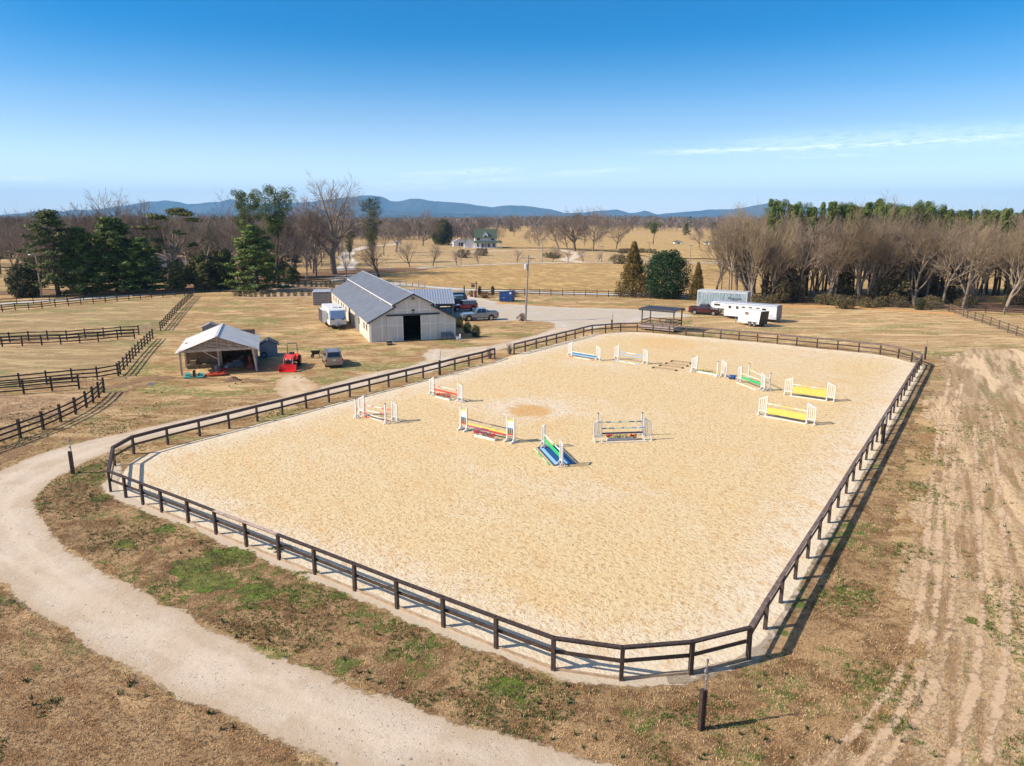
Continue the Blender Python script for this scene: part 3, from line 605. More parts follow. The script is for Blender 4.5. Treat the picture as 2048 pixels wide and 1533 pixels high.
# ================================================================== show jumps
white = mat('white_jump_paint', (.66,.65,.62), .45, var=.08, scale=8); dk = flat('black_cap', (.015,.015,.015))
PC = {'w': white, 'r': flat('red_paint', (.62,.045,.035)), 'b': flat('blue_paint', (.03,.09,.36)), 'l': flat('light_blue_paint', (.17,.38,.66)), 'g': flat('green_paint', (.02,.42,.12)),
      'y': flat('yellow_paint', (.66,.50,.10)), 'p': flat('pale_pink_paint', (.72,.5,.45)), 'n': flat('navy_paint', (.05,.06,.14)), 'm': flat('magenta_paint', (.36,.03,.16)), 'k': flat('charcoal_paint', (.06,.055,.055)),
      'c': flat('lime_paint', (.55,.62,.08)), 't': flat('pale_green_paint', (.42,.60,.42)), 's': flat('brown_pole_paint', (.26,.15,.09))}
def vec3(p, z=0.0): return (p[0], p[1], z)
def wing(label, p, rz, flip=1, hi=1.72, lo=1.42, wd=.52, style='slat', grp='white jump wings in the arena'):
    """jump standard: x points outwards from the poles"""
    t = thing('jump_standard', label, 'jump standard', vec3(p), rz, grp)
    if style == 'slat':
        q = MB(); q.bb(-.045,.045,-.045,.045,0,hi); q.build('inner_post', white, t)
        q = MB(); q.bb(wd-.04,wd+.04,-.04,.04,0,lo); q.build('outer_post', white, t)
        q = MB(); q.beam((0,0,hi-.06),(wd,0,lo-.04),.05,.09); q.bb(.05,wd-.05,-.025,.025,.36,.44); q.build('frame_rails', white, t)
        for k in (1,2,3): q = MB(); x = wd*k/4; q.bb(x-.028,x+.028,-.015,.015,.40,hi-.06-(hi-lo-.02)*k/4); q.build('slat', white, t)
    else:
        for x, nm in ((0,'inner_post'),(wd+.12,'outer_post')):
            q = MB(); q.bb(x-.05,x+.05,-.05,.05,0,hi+.12); q.build(nm, white, t)
        X = wd+.12
        q = MB(); q.bb(.05,X-.05,-.02,.02,1.05,1.62); q.build('sign_panel', white, t)
        q = MB(); q.bb(.05,X-.05,-.03,.03,1.56,1.66); q.build('top_stripe', PC['c'], t)
        q = MB(); q.bb(.05,X-.05,-.03,.03,1.0,1.08); q.build('middle_stripe', flat('sky_blue_paint', (.03,.22,.58)), t)
        q = MB(); q.bb(.05,X-.05,-.03,.03,.52,.60); q.build('lower_stripe', PC['r'], t)
        q = MB(); [q.bb(X*k/4-.03,X*k/4+.03,-.02,.02,.60,1.0) for k in (1,2,3)]; q.build('dark_bars', dk, t)
        q = MB(); [q.bb(X*u0,X*u1,-.026,.026,z,z+.035) for u0, u1, z in ((.22,.25,1.30),(.33,.46,1.29),(.50,.56,1.32),(.58,.72,1.28))]; q.build('faded_marks', flat('faded_ink', (.30,.34,.40)), t)
        wd = X
    for x in (0, wd):
        q = MB()
        for s_ in (-1, 1): q.beam((x,0,.34),(x,s_*.30,.02),.055,.055)
        if style == 'slat': q.beam((x,-.34,.03),(x,-.22,.03),.07,.05); q.beam((x,.34,.03),(x,.22,.03),.07,.05)
        else: q.prism([(x-.06,0),(x+.06,0),(x+.05,.12),(x-.05,.12)], -.38, .38)
        q.build('foot', white, t)
    q = MB(); [q.bb(-.05,-.01,-.05,.05,z,z+.03) for z in (.5,.75,1.0)]; q.build('pole_cups', dk, t)
    return t
def text(s, size, m, parent, loc, rz, rx=math.pi/2, ext=.004):
    c = bpy.data.curves.new('lettering', 'FONT'); c.body = s; c.size = size; c.extrude = ext; c.align_x = 'CENTER'; c.align_y = 'CENTER'
    tmp = bpy.data.objects.new('tmp', c); COL.objects.link(tmp); dg = bpy.context.evaluated_depsgraph_get(); me = bpy.data.meshes.new_from_object(tmp.evaluated_get(dg))
    bpy.data.objects.remove(tmp); me.materials.clear(); me.materials.append(m)
    o = bpy.data.objects.new('lettering', me); COL.objects.link(o); o.parent = parent; o.location = loc; o.rotation_euler = (rx, 0, rz); return o
def single(label, p, rz, h=1.62):
    t = thing('jump_post', label, 'jump standard', vec3(p), rz, 'single white jump posts in the arena')
    q = MB(); q.bb(-.05,.05,-.05,.05,0,h); q.build('upright', white, t)
    q = MB(); q.bb(-.055,.055,-.055,.055,h,h+.05); q.build('cap', dk, t)
    for a in (0, math.pi/2):
        q = MB(); u = Vector((math.cos(a), math.sin(a), 0))
        for s_ in (-1, 1): q.beam(Vector((0,0,.36))+u*.03*s_, Vector((0,0,.03))+u*.30*s_, .05,.05)
        q.build('foot', white, t)
def pole(label, a, b, za, zb, code, r=.045):
    d = b-a; L = d.length; t = math.atan2(d.y, d.x); q = MB(); n = len(code); cs = list(dict.fromkeys(code))
    for i, c in enumerate(code):
        x0, x1 = L*i/n, L*(i+1)/n; q.tube([(x0,0,za+(zb-za)*i/n),(x1,0,za+(zb-za)*(i+1)/n)], r, 8, cs.index(c), caps=True)
    return tag(q.build('jump_pole', [PC[c] for c in cs]), label, 'pole', 'jump poles', vec3(a), t)
def plank(label, a, b, z, h, code, th=.03, cat='plank'):
    d = b-a; L = d.length; q = MB(); n = len(code); cs = list(dict.fromkeys(code))
    for i, c in enumerate(code): q.bb(L*i/n, L*(i+1)/n-.001*(i < n-1), -th/2, th/2, z-h/2, z+h/2, cs.index(c))
    return tag(q.build('jump_plank', [PC[c] for c in cs]), label, cat, None, vec3(a), math.atan2(d.y, d.x))
leafm = mat('plastic_leaves', (.08,.16,.03), .7, var=.4, scale=20)
def flowerbox(label, c, rz, L, cols, boxw=.22, off=0.0):
    t = thing('flower_box', label, 'flower box', vec3(c), rz)
    q = MB(); q.bb(-L/2,L/2,-boxw/2,boxw/2,0,.16); q.build('trough', white, t, bevel=.015)
    rr = random.Random(int(c[0]*100)); q = MB()
    for i in range(int(L*34)): q.ball((rr.uniform(-L/2,L/2), rr.uniform(-.14,.14)+off, .20+rr.uniform(0,.16)), (.045,.045,.03), 5, 0, .3)
    q.build('leaves', leafm, t)
    for ci, cl in enumerate(cols):
        q = MB()
        for i in range(int(L*16)):
            x = rr.uniform(-L/2, L/2)
            if len(cols) > 1 and ci == 1: x = (-1 if rr.random() < .5 else 1)*rr.uniform(.3,.5)*L
            q.ball((x, rr.uniform(-.16,.16)+off, .28+rr.uniform(0,.18)), (.065,.065,.05), 6, 0, .3)
        q.build('flowers', PC[cl] if cl in PC else flat('x', (1,1,1)), t)
def rig(px0, px1):
    a, b = gp(*px0), gp(*px1); d = (b-a); ang = math.atan2(d.y, d.x); u = d.normalized(); n = Vector((-u.y, u.x)); return a, b, ang, u, n
def wings(desc, a, b, ang, **k):
    wing('left hand white wing standard of '+desc, a, ang+math.pi, **k); wing('right hand white wing standard of '+desc, b, ang, **k)
# A red and white double jump
a, b, ang, u, n = rig((729,832), (785,843)); wings('the red and white double jump', a, b, ang)
a2, b2 = gp(712.6,837), gp(771.5,848.5); single('single white post before the left wing of the red and white double', a2, ang); single('single white post before the right wing of the red and white double', b2, ang)
pole('back red and white pole of the double jump', a, b, .92, .92, 'rwwrwwwrwrr'); pole('front white and red pole of the double jump between two single posts', a2, b2, .82, .82, 'rwwrwwwwwrr')
pole('red and white ground pole under the double jump', a+n*-.25+u*.2, b+n*-.7, .06, .06, 'rrrwwwwwwrr')
pole('dark red pole lying crooked below the double jump', a+n*-.1, b+n*-.3, .30, .10, 'rrwwwwwwprr', .04)
# B red
a, b, ang, u, n = rig((868,791), (917,803)); wings('the red jump close to the left fence', a, b, ang)
pole('faded red and white top pole of the red jump', a, b, .95, .95, 'rprpwwpwwpr'); plank('red plank of the red jump', a, b, .58, .14, 'rrrr')
c = (a+b)/2; flowerbox('white trough of red flowers on the sand under the red jump', c+n*-.35, ang, 1.9, ['r'])
# C rainbow
a, b, ang, u, n = rig((934,863), (1014.5,883)); wings('the jump with striped sign panels', a, b, ang, style='panel', grp='striped panel standards')
pole('charcoal pole on top of the jump with striped panels', a, b, .97, .97, 'kkkksskkkk'); plank('yellow plank of the jump with striped panels', a, b, .62, .13, 'yyycyyccyyy'); plank('magenta and red rail below the yellow plank', a+n*-.02, b+n*-.02, .47, .08, 'mmmmmrrrr', .05)
c = (a+b)/2; flowerbox('white trough with pink and red flowers under the striped jump', c+n*-.5+u*.3, ang, 2.0, ['m', 'r'])
# D green over blue water mat
a, b, ang, u, n = rig((1089,897), (1120,930)); wings('the green jump over the blue water mat', a, b, ang, hi=1.75, lo=1.5)
pole('white and green top pole above the blue water mat', a, b, 1.0, 1.0, 'twwwwtgtww', .05); plank('bright green plank above the blue water mat', a, b, .62, .26, 'ggggg')
c = (a+b)/2; t = thing('water_mat', 'blue and pale blue rectangular water tray lying under the green jump', 'water tray', vec3(c), ang)
Lw = (b-a).length; q = MB(); q.bb(-Lw/2-.1,Lw/2+.1,-.42,.98,.01,.035); q.build('mat', flat('tray_blue', (.02,.075,.20), .3), t)
q = MB(); q.bb(-Lw/2,Lw/2,.42,.70,.036,.044); q.bb(-Lw/2,Lw/2,-.34,-.08,.036,.044); q.build('pale_stripes', flat('tray_pale', (.30,.52,.70), .3), t)
q = MB(); [q.bb(-Lw/2-.15,Lw/2+.15,y-.035,y+.035,.01,.09) for y in (-.45,1.01)]; [q.bb(x-.035,x+.035,-.43,.99,.01,.085) for x in (-Lw/2-.13,Lw/2+.13)]; q.build('rim', flat('tray_edge', (.03,.07,.16)), t)
pole('thin green ground pole in front of the water mat', a+n*-.75, b+n*-.75, .05, .05, 'ttggttg', .04)
# E blue oxer
a, b, ang, u, n = rig((1202,884), (1287,881)); wings('the blue double jump with yellow flowers', a, b, ang)
a2, b2 = gp(1195,873), gp(1283,872); single('single white post behind the left wing of the blue double jump', a2, ang, 1.75); single('single white post behind the right wing of the blue double jump', b2, ang, 1.75)
pole('back blue and white pole of the blue double jump', a2, b2, 1.08, 1.12, 'bbcbbtttbtttbbcbb'); pole('front blue and white pole of the blue double jump', a, b, 1.0, 1.0, 'bbcbbtttbtttllwll'); plank('slate blue plank of the blue double jump', a, b, .62, .13, 'nnnn')
c = (a+b)/2; flowerbox('white trough with yellow flowers and red ends under the blue double jump', c+n*.25, ang, 2.2, ['y', 'r'])
pole('long white ground pole in front of the blue double jump', a+n*-.35-u*.1, b+n*-.35+u*.2, .05, .05, 'wwwww')
# F, G yellow
for k, (l, r_, ds) in enumerate((((1532,833),(1613,848),'the nearer yellow panel jump'), ((1583,792),(1653,802),'the farther yellow panel jump'))):
    a, b, ang, u, n = rig(l, r_); wings(ds, a, b, ang, wd=.62)
    t = thing('yellow_gate_panel', 'solid yellow panel with faint white marks hung in '+ds, 'panel', vec3(a), ang); L = (b-a).length
    z0, z1 = (.28,.78) if k == 0 else (.30,.92)
    q = MB(); q.bb(.06,L-.06,-.03,.03,z0,z1); q.build('panel_board', PC['y'], t)
    q = MB(); rr = random.Random(k)
    for i in range(22): x = rr.uniform(.2,L-.2); z = rr.uniform(z0+.08,z1-.08); q.bb(x-.04,x+.04,-.033,.033,z-.03,z+.03)
    q.build('panel_marks', flat('pale_yellow', (.75,.66,.22)), t)
    pole('white and yellow top pole of '+ds, a, b, 1.08, 1.02, 'wwcwwyyyyyywwcww' if k == 0 else 'wwwyyyywwyyyy')
    pole('white ground pole before '+ds, a+n*-.3, b+n*-.3, .05, .05, 'wwww')
# H green far
a, b, ang, u, n = rig((1482,766), (1522,781)); wings('the far green jump beside the yellow ones', a, b, ang)
a2, b2 = gp(1497,760), gp(1538.5,781); single('single white post behind the far green plank', a2, ang); single('single white post right of the far green jump', b2, ang)
plank('green plank of the far green jump', a, b, .58, .2, 'gggg'); pole('pale green and white top pole of the far green jump', a, b, .95, .95, 'tcttwwttwtt'); pole('white and green back pole of the far green jump', a2, b2, 1.05, 1.05, 'ttwtwwwtt')
pole('white ground pole before the far green jump', a+n*-.5, b+n*-.5, .05, .05, 'www')
# I flowers
a, b, ang, u, n = rig((1394,744), (1443,753)); wings('the yellow flower jump by the cavaletti', a, b, ang)
single('single white post close behind the left wing by the cavaletti poles', gp(1383.5,745), ang); single('single white post between the yellow flowers and the blue barrel', gp(1434,755), ang)
c = (a+b)/2; flowerbox('white trough with yellow flowers between wings near the cavaletti poles', c+n*-.1, ang, 2.6, ['y'])
# J, K blue far
a, b, ang, u, n = rig((1237,720), (1287,728)); wings('the pale blue jump, second at the far end', a, b, ang)
pole('pale blue and white top pole of the second far jump', a, b, .95, .95, 'llllwwwwllll'); pole('lower pale blue pole of the second far jump', a, b, .62, .62, 'llll')
pole('pale blue and white ground pole of the second far jump', a+n*-.9+u*.1, b+n*-.9+u*.1, .05, .05, 'llwwwlwwwll')
a, b, ang, u, n = rig((1144,713), (1193,721)); wings('the far left blue plank jump', a, b, ang)
plank('blue plank of the jump at the far left of the arena', a, b, .38, .34, 'lllll'); pole('pale pole lying along the blue plank at the far left', a+n*-.2, b+n*-.2, .60, .58, 'twwtwwtwt'); pole('red and white ground pole before the blue plank at the far left', a+n*-.45, b+n*-.45, .05, .05, 'rrwwwwwwwwrr')
# cavaletti poles
for k, (p0, p1, w_) in enumerate((((1305,736.5),(1353,742.5),'nearest'), ((1319,732),(1366,737.5),'second nearest'), ((1331,728),(1375.5,733.5),'third nearest'), ((1342,723.6),(1382,728.3),'farthest'))):
    a, b = gp(*p0), gp(*p1); d = b-a; L = d.length; t = thing('cavaletti_pole', w_+' of four low brown cavaletti poles lying side by side', 'ground pole', vec3(a), math.atan2(d.y, d.x), 'low cavaletti poles on the sand')
    q = MB(); q.tube([(0,0,.16),(L,0,.16)], .045, 8); q.build('bar', PC['s'], t)
    for x in (.05, L-.05): q = MB(); q.bb(x-.07,x+.07,-.26,.26,0,.09); q.bb(x-.04,x+.04,-.14,.14,.09,.14); q.build('end_block', flat('block_brown', (.12,.08,.06)), t, bevel=.015)
p = gp(1464,759); t = thing('plastic_barrel', 'small blue plastic barrel lying on its side between two jumps', 'barrel', vec3(p), R(-25)); q = MB()
q.tube([(-.33,0,.23),(-.31,0,.23),(-.1,0,.23),(.1,0,.23),(.31,0,.23),(.33,0,.23)], [.17,.21,.23,.23,.21,.17], 14); q.build('drum', flat('barrel_blue', (.02,.07,.24), .35), t, True)
q = MB(); [q.tube([(x-.02,0,.23),(x+.02,0,.23)], .24, 14) for x in (-.17,0,.17)]; q.build('hoops', flat('barrel_blue2', (.03,.11,.32)), t)
# ================================================================== buildings
def roofsheet(q, a, b, c, d, pitch=.3, amp=.03, th=.02, mi=0):
    """ribbed metal roof plane: a-b is the ridge, d-c the eave; the ribs run from ridge to eave"""
    a, b, c, d = map(Vector, (a,b,c,d)); n = (b-a).cross(d-a).normalized()
    if n.z < 0: n = -n
    k = max(2, int((b-a).length/pitch)); vs = []; prof = []
    for i in range(k):
        for t, h in ((0,0),(.62,0),(.70,amp),(.90,amp)): prof.append(((i+t)/k, h))
    prof.append((1.0, 0))
    for t, h in prof: vs += [a+(b-a)*t+n*h, d+(c-d)*t+n*h]
    o = len(vs)
    for t, h in prof: vs += [a+(b-a)*t-n*th, d+(c-d)*t-n*th]
    fs = []; m = len(prof)
    for i in range(m-1):
        fs.append((2*i, 2*i+1, 2*i+3, 2*i+2)); fs.append((o+2*i, o+2*i+2, o+2*i+3, o+2*i+1))
        fs.append((2*i, 2*i+2, o+2*i+2, o+2*i)); fs.append((2*i+1, o+2*i+1, o+2*i+3, 2*i+3))
    fs.append((0, o, o+1, 1)); fs.append((2*m-2, 2*m-1, o+2*m-1, o+2*m-2))
    q.add(vs, fs, mi)
barn_roof = mat('grey_metal_roof', (.24,.26,.30), .38, .45, var=.12, scale=.6); trim = flat('dark_trim', (.035,.035,.04), .5)
cream = mat('cream_siding', (.60,.55,.48), .7, var=.06, scale=1.2); batten = mat('pale_battens', (.78,.74,.65), .7, var=.05); white_m = flat('white_metal', (.75,.75,.74), .4)
inside = mat('dark_interior', (.03,.025,.022), .9, var=.3); glass = flat('dark_glass', (.02,.03,.04), .08, spec=.8)
A0 = R(20); O = Vector((-12.97, 93.52)); W, L, WU = 5.75, 45.0, 2.48; ZE, ZR, ZU, ZL = 2.75, 6.24, 5.0, 4.62
t = thing('horse_barn', 'long pale barn with a stepped grey metal roof and an open dark front doorway', 'barn', (O.x,O.y,0), A0)
def slope(x): return ZL-(abs(x)-WU)*(ZL-2.62)/(6.15-WU)     # underside of the low roof
DX = (-1.43, .95); DH = 3.35
q = MB()   # front gable wall with its door opening
def wallpoly(poly, y0=.35, y1=.5): q.prism(poly, y0, y1)
wallpoly([(-W,-.4),(DX[0],-.4),(DX[0],DH),(-2.3,DH),(-2.3,slope(2.5)-.05),(-W,slope(W)-.05)])
wallpoly([(DX[1],-.4),(W,-.4),(W,slope(W)-.05),(2.3,slope(2.5)-.05),(2.3,DH),(DX[1],DH)])
wallpoly([(-2.3,DH),(2.3,DH),(2.3,5.05),(0,6.15),(-2.3,5.05)])
q.build('front_wall', cream, t)
q = MB()
for x in (-5.65,-4.2,-2.95,2.35,4.3,5.62): q.bb(x-.06,x+.06,.31,.349,-.3, min(slope(x)-.12, 3.2))
for x in (-2.3,2.3,-.85,.85): q.bb(x-.06,x+.06,.31,.349,3.62, 4.9 if abs(x) > 2 else 5.5)
q.bb(-2.25,2.25,.315,.349,4.02,4.12)
for x0, x1 in ((-5.6,-4.25),(-4.15,-3.0),(2.45,4.25),(4.35,5.58)): q.bb(x0,x1,.318,.349,2.15 if abs(x0+x1)/2 < 4.6 else 2.0, 2.23 if abs(x0+x1)/2 < 4.6 else 2.08)
q.build('battens', batten, t)
q = MB(); q.bb(-3.6,3.55,.20,.30,DH,DH+.22); q.build('door_track', trim, t)
for x0, x1 in ((DX[0]-2.1,DX[0]),(DX[1],DX[1]+2.1)):
    q = MB(); q.bb(x0,x1,.24,.30,-.05,DH-.02); s1 = q.build('sliding_door', cream, t)
    q = MB(); [q.bb(x-.05,x+.05,.21,.24,0,DH-.1) for x in (x0+.05, x0+(x1-x0)*.62, x1-.05)]; q.bb(x0+.1,x1-.1,.213,.238,2.1,2.2); q.bb(x0+.1,x1-.1,.213,.238,.02,.12); q.build('door_battens', batten, s1)
for sx_, nm in ((-1,'left'),(1,'right')):
    q = MB(); q.bb(sx_*W-.1,sx_*W+.1,.5,L,-.4,slope(W)-.06); q.build('side_wall', cream, t)
q = MB(); q.bb(-W+.1,W-.1,L-.2,L,-.4,2.7); q.prism([(-W,2.7),(W,2.7),(2.4,4.5),(0,6.1),(-2.4,4.5)], L-.2, L-.05); q.build('back_wall', cream, t)
q = MB(); q.bb(-W+.15,W-.15,.55,L-.25,.01,.03); q.bb(-2.9,-2.8,1.0,L-1,0,2.4); q.bb(2.3,2.4,1.0,L-1,0,2.4); q.bb(-2.6,2.2,7.5,7.6,0,3.9); q.build('stall_partitions', inside, t)
q = MB()
for i in range(34): y = 1.0+i*1.33; q.bb(-W-.13,-W-.1,y-.05,y+.05,-.2,2.6)
q.bb(-W-.13,-W-.1,.5,.62,-.3,2.6); q.build('side_battens', batten, t)
for y in (2.6,4.9,9.5,13.5,24,27.5,30,34,38,41.5):
    q = MB(); q.bb(-W-.16,-W-.1,y-.32,y+.32,1.25,2.15); f_ = q.build('window', mat('window_shutter', (.30,.27,.23), .6), t); q = MB(); q.bb(-W-.18,-W-.16,y-.24,y+.24,1.33,2.07); q.build('pane', glass, f_)
for y0, y1 in ((9.9,13.2),(19.2,20.3)):
    q = MB(); q.bb(-W-.17,-W-.1,y0,y1,0,2.35); q.build('side_door', mat('grey_door', (.20,.19,.18), .7) if y0 < 15 else inside, t)
for s_ in (-1, 1):
    q = MB(); roofsheet(q, (0,-.05,ZR), (0,L+.3,ZR), (s_*2.75,L+.3,ZR-2.75*.5), (s_*2.75,-.05,ZR-2.75*.5)); q.build('upper_roof', barn_roof, t)
    q = MB(); roofsheet(q, (s_*2.35,0,ZL+.08), (s_*2.35,L+.3,ZL+.08), (s_*6.15,L+.3,2.62), (s_*6.15,0,2.62)); q.build('lower_roof', barn_roof, t)
    q = MB(); q.bb(s_*2.38-.05,s_*2.38+.05,.5,L,ZL-.2,ZR-2.38*.5-.04); q.build('clerestory_wall', cream, t)
    q = MB(); q.beam((0,-.06,ZR-.07),(s_*2.78,-.06,ZR-1.39-.07),.06,.17); q.beam((s_*2.3,-.02,ZL+.02),(s_*6.2,-.02,2.55),.06,.17); q.build('barge_board', trim, t)
    q = MB(); x = s_*2.85; q.bb(x-.06,x+.06,-.05,L+.3,4.78,4.88)
    for y in (.1,8.5,17,26,35,44): q.beam((x,y,4.8),(x+s_*.12,y,4.45),.08,.08)
    q.build('gutter', white_m, t)
q = MB(); q.bb(-.12,.12,-.08,L+.32,ZR+.01,ZR+.07); q.build('ridge_cap', flat('ridge_metal', (.55,.56,.58), .35, metal=.4), t)
q = MB(); q.bb(-.16,.16,.12,.33,5.45,5.75); q.ball((-.12,.1,5.5),.09,8); q.ball((.12,.1,5.5),.09,8); q.build('flood_light', mat('lamp_bronze', (.22,.17,.10), .5), t)
q = MB(); q.bb(-.28,.22,.28,.345,3.95,4.0); q.prism([(-.25,4.0),(-.15,4.16),(.0,4.10),(.16,4.18),(.2,4.02)], .30, .345); q.bb(-.05,.03,.28,.345,3.62,3.95); q.build('horse_emblem', trim, t)
# carport
E0 = Vector((-9.1,113.3)); AC = R(8); t = thing('carport_roof', 'silver ribbed carport roof on posts reaching out behind the right side of the barn', 'carport', (E0.x,E0.y,0), AC)
cp_roof = mat('bright_ribbed_metal', (.52,.53,.55), .33, .55, var=.1)
q = MB(); roofsheet(q, (-11,8,4.25), (0,8,4.25), (0,0,2.65), (-11,0,2.65), .42, .07); roofsheet(q, (-11,8,4.25), (0,8,4.25), (0,16,2.65), (-11,16,2.65), .42, .07); q.build('roof', cp_roof, t)
for x in (-.35,-5,-9.6):
    for y in (.3,15.6): q = MB(); q.bb(x-.08,x+.08,y-.08,y+.08,0,2.62); q.build('post', mat('post_grey', (.2,.19,.18), .6), t)
q = MB(); q.bb(-11,0,.22,.36,2.45,2.62); q.bb(-.45,-.3,.3,15.7,2.4,2.58); q.build('beam', trim, t)
# open shed
So = gp(364.2,751.4); Sr = gp(513,742.3); AS = math.atan2(Sr.y-So.y, Sr.x-So.x); SW = (Sr-So).length; SH = 2.42; SD_ = 9.0; SR = 3.95
t = thing('open_shed', 'open fronted timber shed with a pale metal gable roof and slatted gable', 'shed', (So.x,So.y,0), AS)
tim = mat('pale_timber', (.52,.39,.28), .8, var=.25, scale=3, bump=.3); tim_d = mat('brown_boards', (.20,.13,.085), .85, var=.3, scale=3)
for x, y in ((0,0),(SW*.49,1.0),(0,4.2),(0,SD_-.1),(SW*.49,4.2)): q = MB(); q.bb(x-.09,x+.09,y-.09,y+.09,0,SH); q.build('post', tim, t)
q = MB(); q.beam((SW-.22,0,SH+.05),(SW+.05,0,0),.2,.2); q.build('post', tim, t)
q = MB(); q.bb(-.1,SW+.1,-.12,-.04,SH-.05,SH+.2); q.build('front_beam', tim, t)
q = MB(); q.beam((SW*.49,.0,1.5),(SW*.30,-.0,SH),.07,.09); q.build('brace', tim, t)
q = MB(); q.prism([(.1,SH+.21),(SW-.1,SH+.21),(SW/2,SR-.12)], .02, .05); q.build('gable_backing', mat('gable_dark', (.07,.045,.03), .9), t)
q = MB()
for i in range(9):
    z = SH+.27+i*.155; hw = (SW/2-.2)*(1-(z-SH)/(SR-SH)); q.bb(SW/2-hw,SW/2+hw,-.05,.01,z-.045,z+.045)
q.build('gable_slats', tim, t)
q = MB(); [q.bb(x-.035,x+.035,-.075,-.052,SH+.2,SH+.2+(SR-SH-.3)*(1-abs(x-SW/2)/(SW/2))) for x in (SW*.2,SW*.35,SW*.5,SW*.65,SW*.8)]; q.build('gable_studs', tim, t)
shr = mat('pale_sheet_roof', (.60,.575,.54), .45, .15, var=.1, scale=.8)
for s_ in (-1, 1):
    q = MB(); x = SW/2+s_*(SW/2+.42); zz = SR-(SW/2+.42)*(SR-SH-.12)/(SW/2)
    roofsheet(q, (SW/2,-.45,SR), (SW/2,SD_+.3,SR), (x,SD_+.3,zz), (x,-.45,zz), .6, .02); q.build('roof', shr, t)
q = MB(); q.bb(SW/2-.12,SW/2+.12,-.46,SD_+.32,SR+.0,SR+.05); q.build('ridge_cap', shr, t)
q = MB(); q.bb(SW-.12,SW,.4,SD_,0,SH+.05); q.build('side_wall', mat('grey_boards', (.40,.35,.30), .8, var=.25, scale=4, stretch=(1,8,1)), t)
q = MB(); q.bb(.1,SW*.49-.1,4.22,4.32,0,SH+.3); q.bb(0,.1,4.3,SD_,0,SH); q.bb(SW*.49-.05,SW*.49+.05,4.35,SD_,0,SH+.8); q.bb(SW*.49+.06,SW-.13,SD_-.1,SD_,0,SH+.8); q.build('back_wall', tim_d, t)
def sp(x, y): return So+Vector((x*math.cos(AS)-y*math.sin(AS), x*math.sin(AS)+y*math.cos(AS)))
q = MB(); 
for i in range(5): q.box((.45+i*.62, 3.5, .22), (.6,.5,.42), random.uniform(-.1,.1))
for i in range(1): q.box((.8+i*.64, 3.6, .66), (.6,.5,.42), random.uniform(-.2,.2))
bl = q.build('hay_bales', mat('old_hay', (.20,.15,.09), .95, var=.35, scale=12, bump=.6)); tag(bl, 'low stack of brownish hay bales against the back wall inside the open shed', 'hay bales', loc=(So.x,So.y,0), rz=AS)
def lump(name, label, cat, p, r, h, m, seed=0, j=.18, n=26):
    q = MB(); rr = random.Random(seed); vs = [(0,0,h)]; fs = []
    for k in range(1, 6):
        for i in range(n):
            a = 2*math.pi*i/n; u = k/5; nn = 1+j*mnoise.noise(Vector((math.cos(a)*1.5+seed, math.sin(a)*1.5, u)))*2
            vs.append((math.cos(a)*r[0]*u*nn, math.sin(a)*r[1]*u*nn, h*(math.cos(u*math.pi)*.5+.5)*(1+j*rr.uniform(-1,1))*(0 if k == 5 else 1)-.0))
    for i in range(n): fs.append((0, 1+i, 1+(i+1)%n))
    for k in range(4):
        for i in range(n): fs.append((1+k*n+i, 1+(k+1)*n+i, 1+(k+1)*n+(i+1)%n, 1+k*n+(i+1)%n))
    q.add(vs, fs); return tag(q.build(name, m, smooth=True), label, cat, loc=vec3(p))
p = sp(1.9,1.5); lump('shavings_pile', 'low pile of pale straw coloured shavings under the left bay of the open shed', 'pile', p, (1.7,1.0), .22, mat('shavings', (.52,.36,.18), .95, var=.25, scale=9, bump=.8, bd=.05), 3)
lump('soil_heap', 'low brown heap of soil and dead stalks in front of the open shed', 'heap', gp(466,762), (1.1,.6), .38, mat('soil', (.19,.115,.065), .95, var=.4, scale=6, bump=1.0, bd=.08), 5, .4)
def bucket(label, p, col, r=.19, h=.42):
    t = thing('bucket', label, 'bucket', vec3(p)); q = MB(); q.tube([(0,0,0),(0,0,h)], [r*.85,r], 14); q.tube([(0,0,h-.02),(0,0,h+.015)], r+.015, 14); q.build('body', flat('bucket_'+label[:5], col, .5), t); q = MB()
    q.tube([(r*math.cos(a),0,h+.1*math.sin(a)+.0) for a in [math.pi*k/8 for k in range(9)]], .012, 5); q.build('handle', steel, t)
bucket('white bucket on the floor inside the shed right of the middle post', sp(4.15,1.7), (.6,.6,.65), .2, .45); bucket('pale lilac bucket inside the shed just left of the middle post', sp(3.2,1.9), (.42,.40,.5), .2, .4)
q = MB(); q.box((0,0,.25),(1.5,.7,.5),.3); q.box((.3,.5,.5),(.8,.6,.3),-.4); q.beam((-.9,.2,.1),(.9,.9,1.0),.12,.1); o = q.build('covered_machine', mat('tarp_grey', (.17,.17,.21), .6, var=.3)); tag(o, 'grey covered machine stored in the dark right bay of the open shed', 'machine', loc=sp(5.0,3.2), rz=AS)
q = MB(); q.box((0,0,.3),(.5,.4,.55),.1); q.beam((0,0,.5),(.05,.1,1.6),.05,.05); q.beam((.1,0,.5),(-.1,.05,1.5),.05,.05); q.ball((0,.03,1.2),(.16,.12,.25),8); o = q.build('hand_tools', mat('tool_red', (.28,.03,.05), .6, var=.3)); tag(o, 'dark red hand tools leaning inside the right front corner of the shed', 'tools', loc=sp(SW-.65,.9), rz=AS)
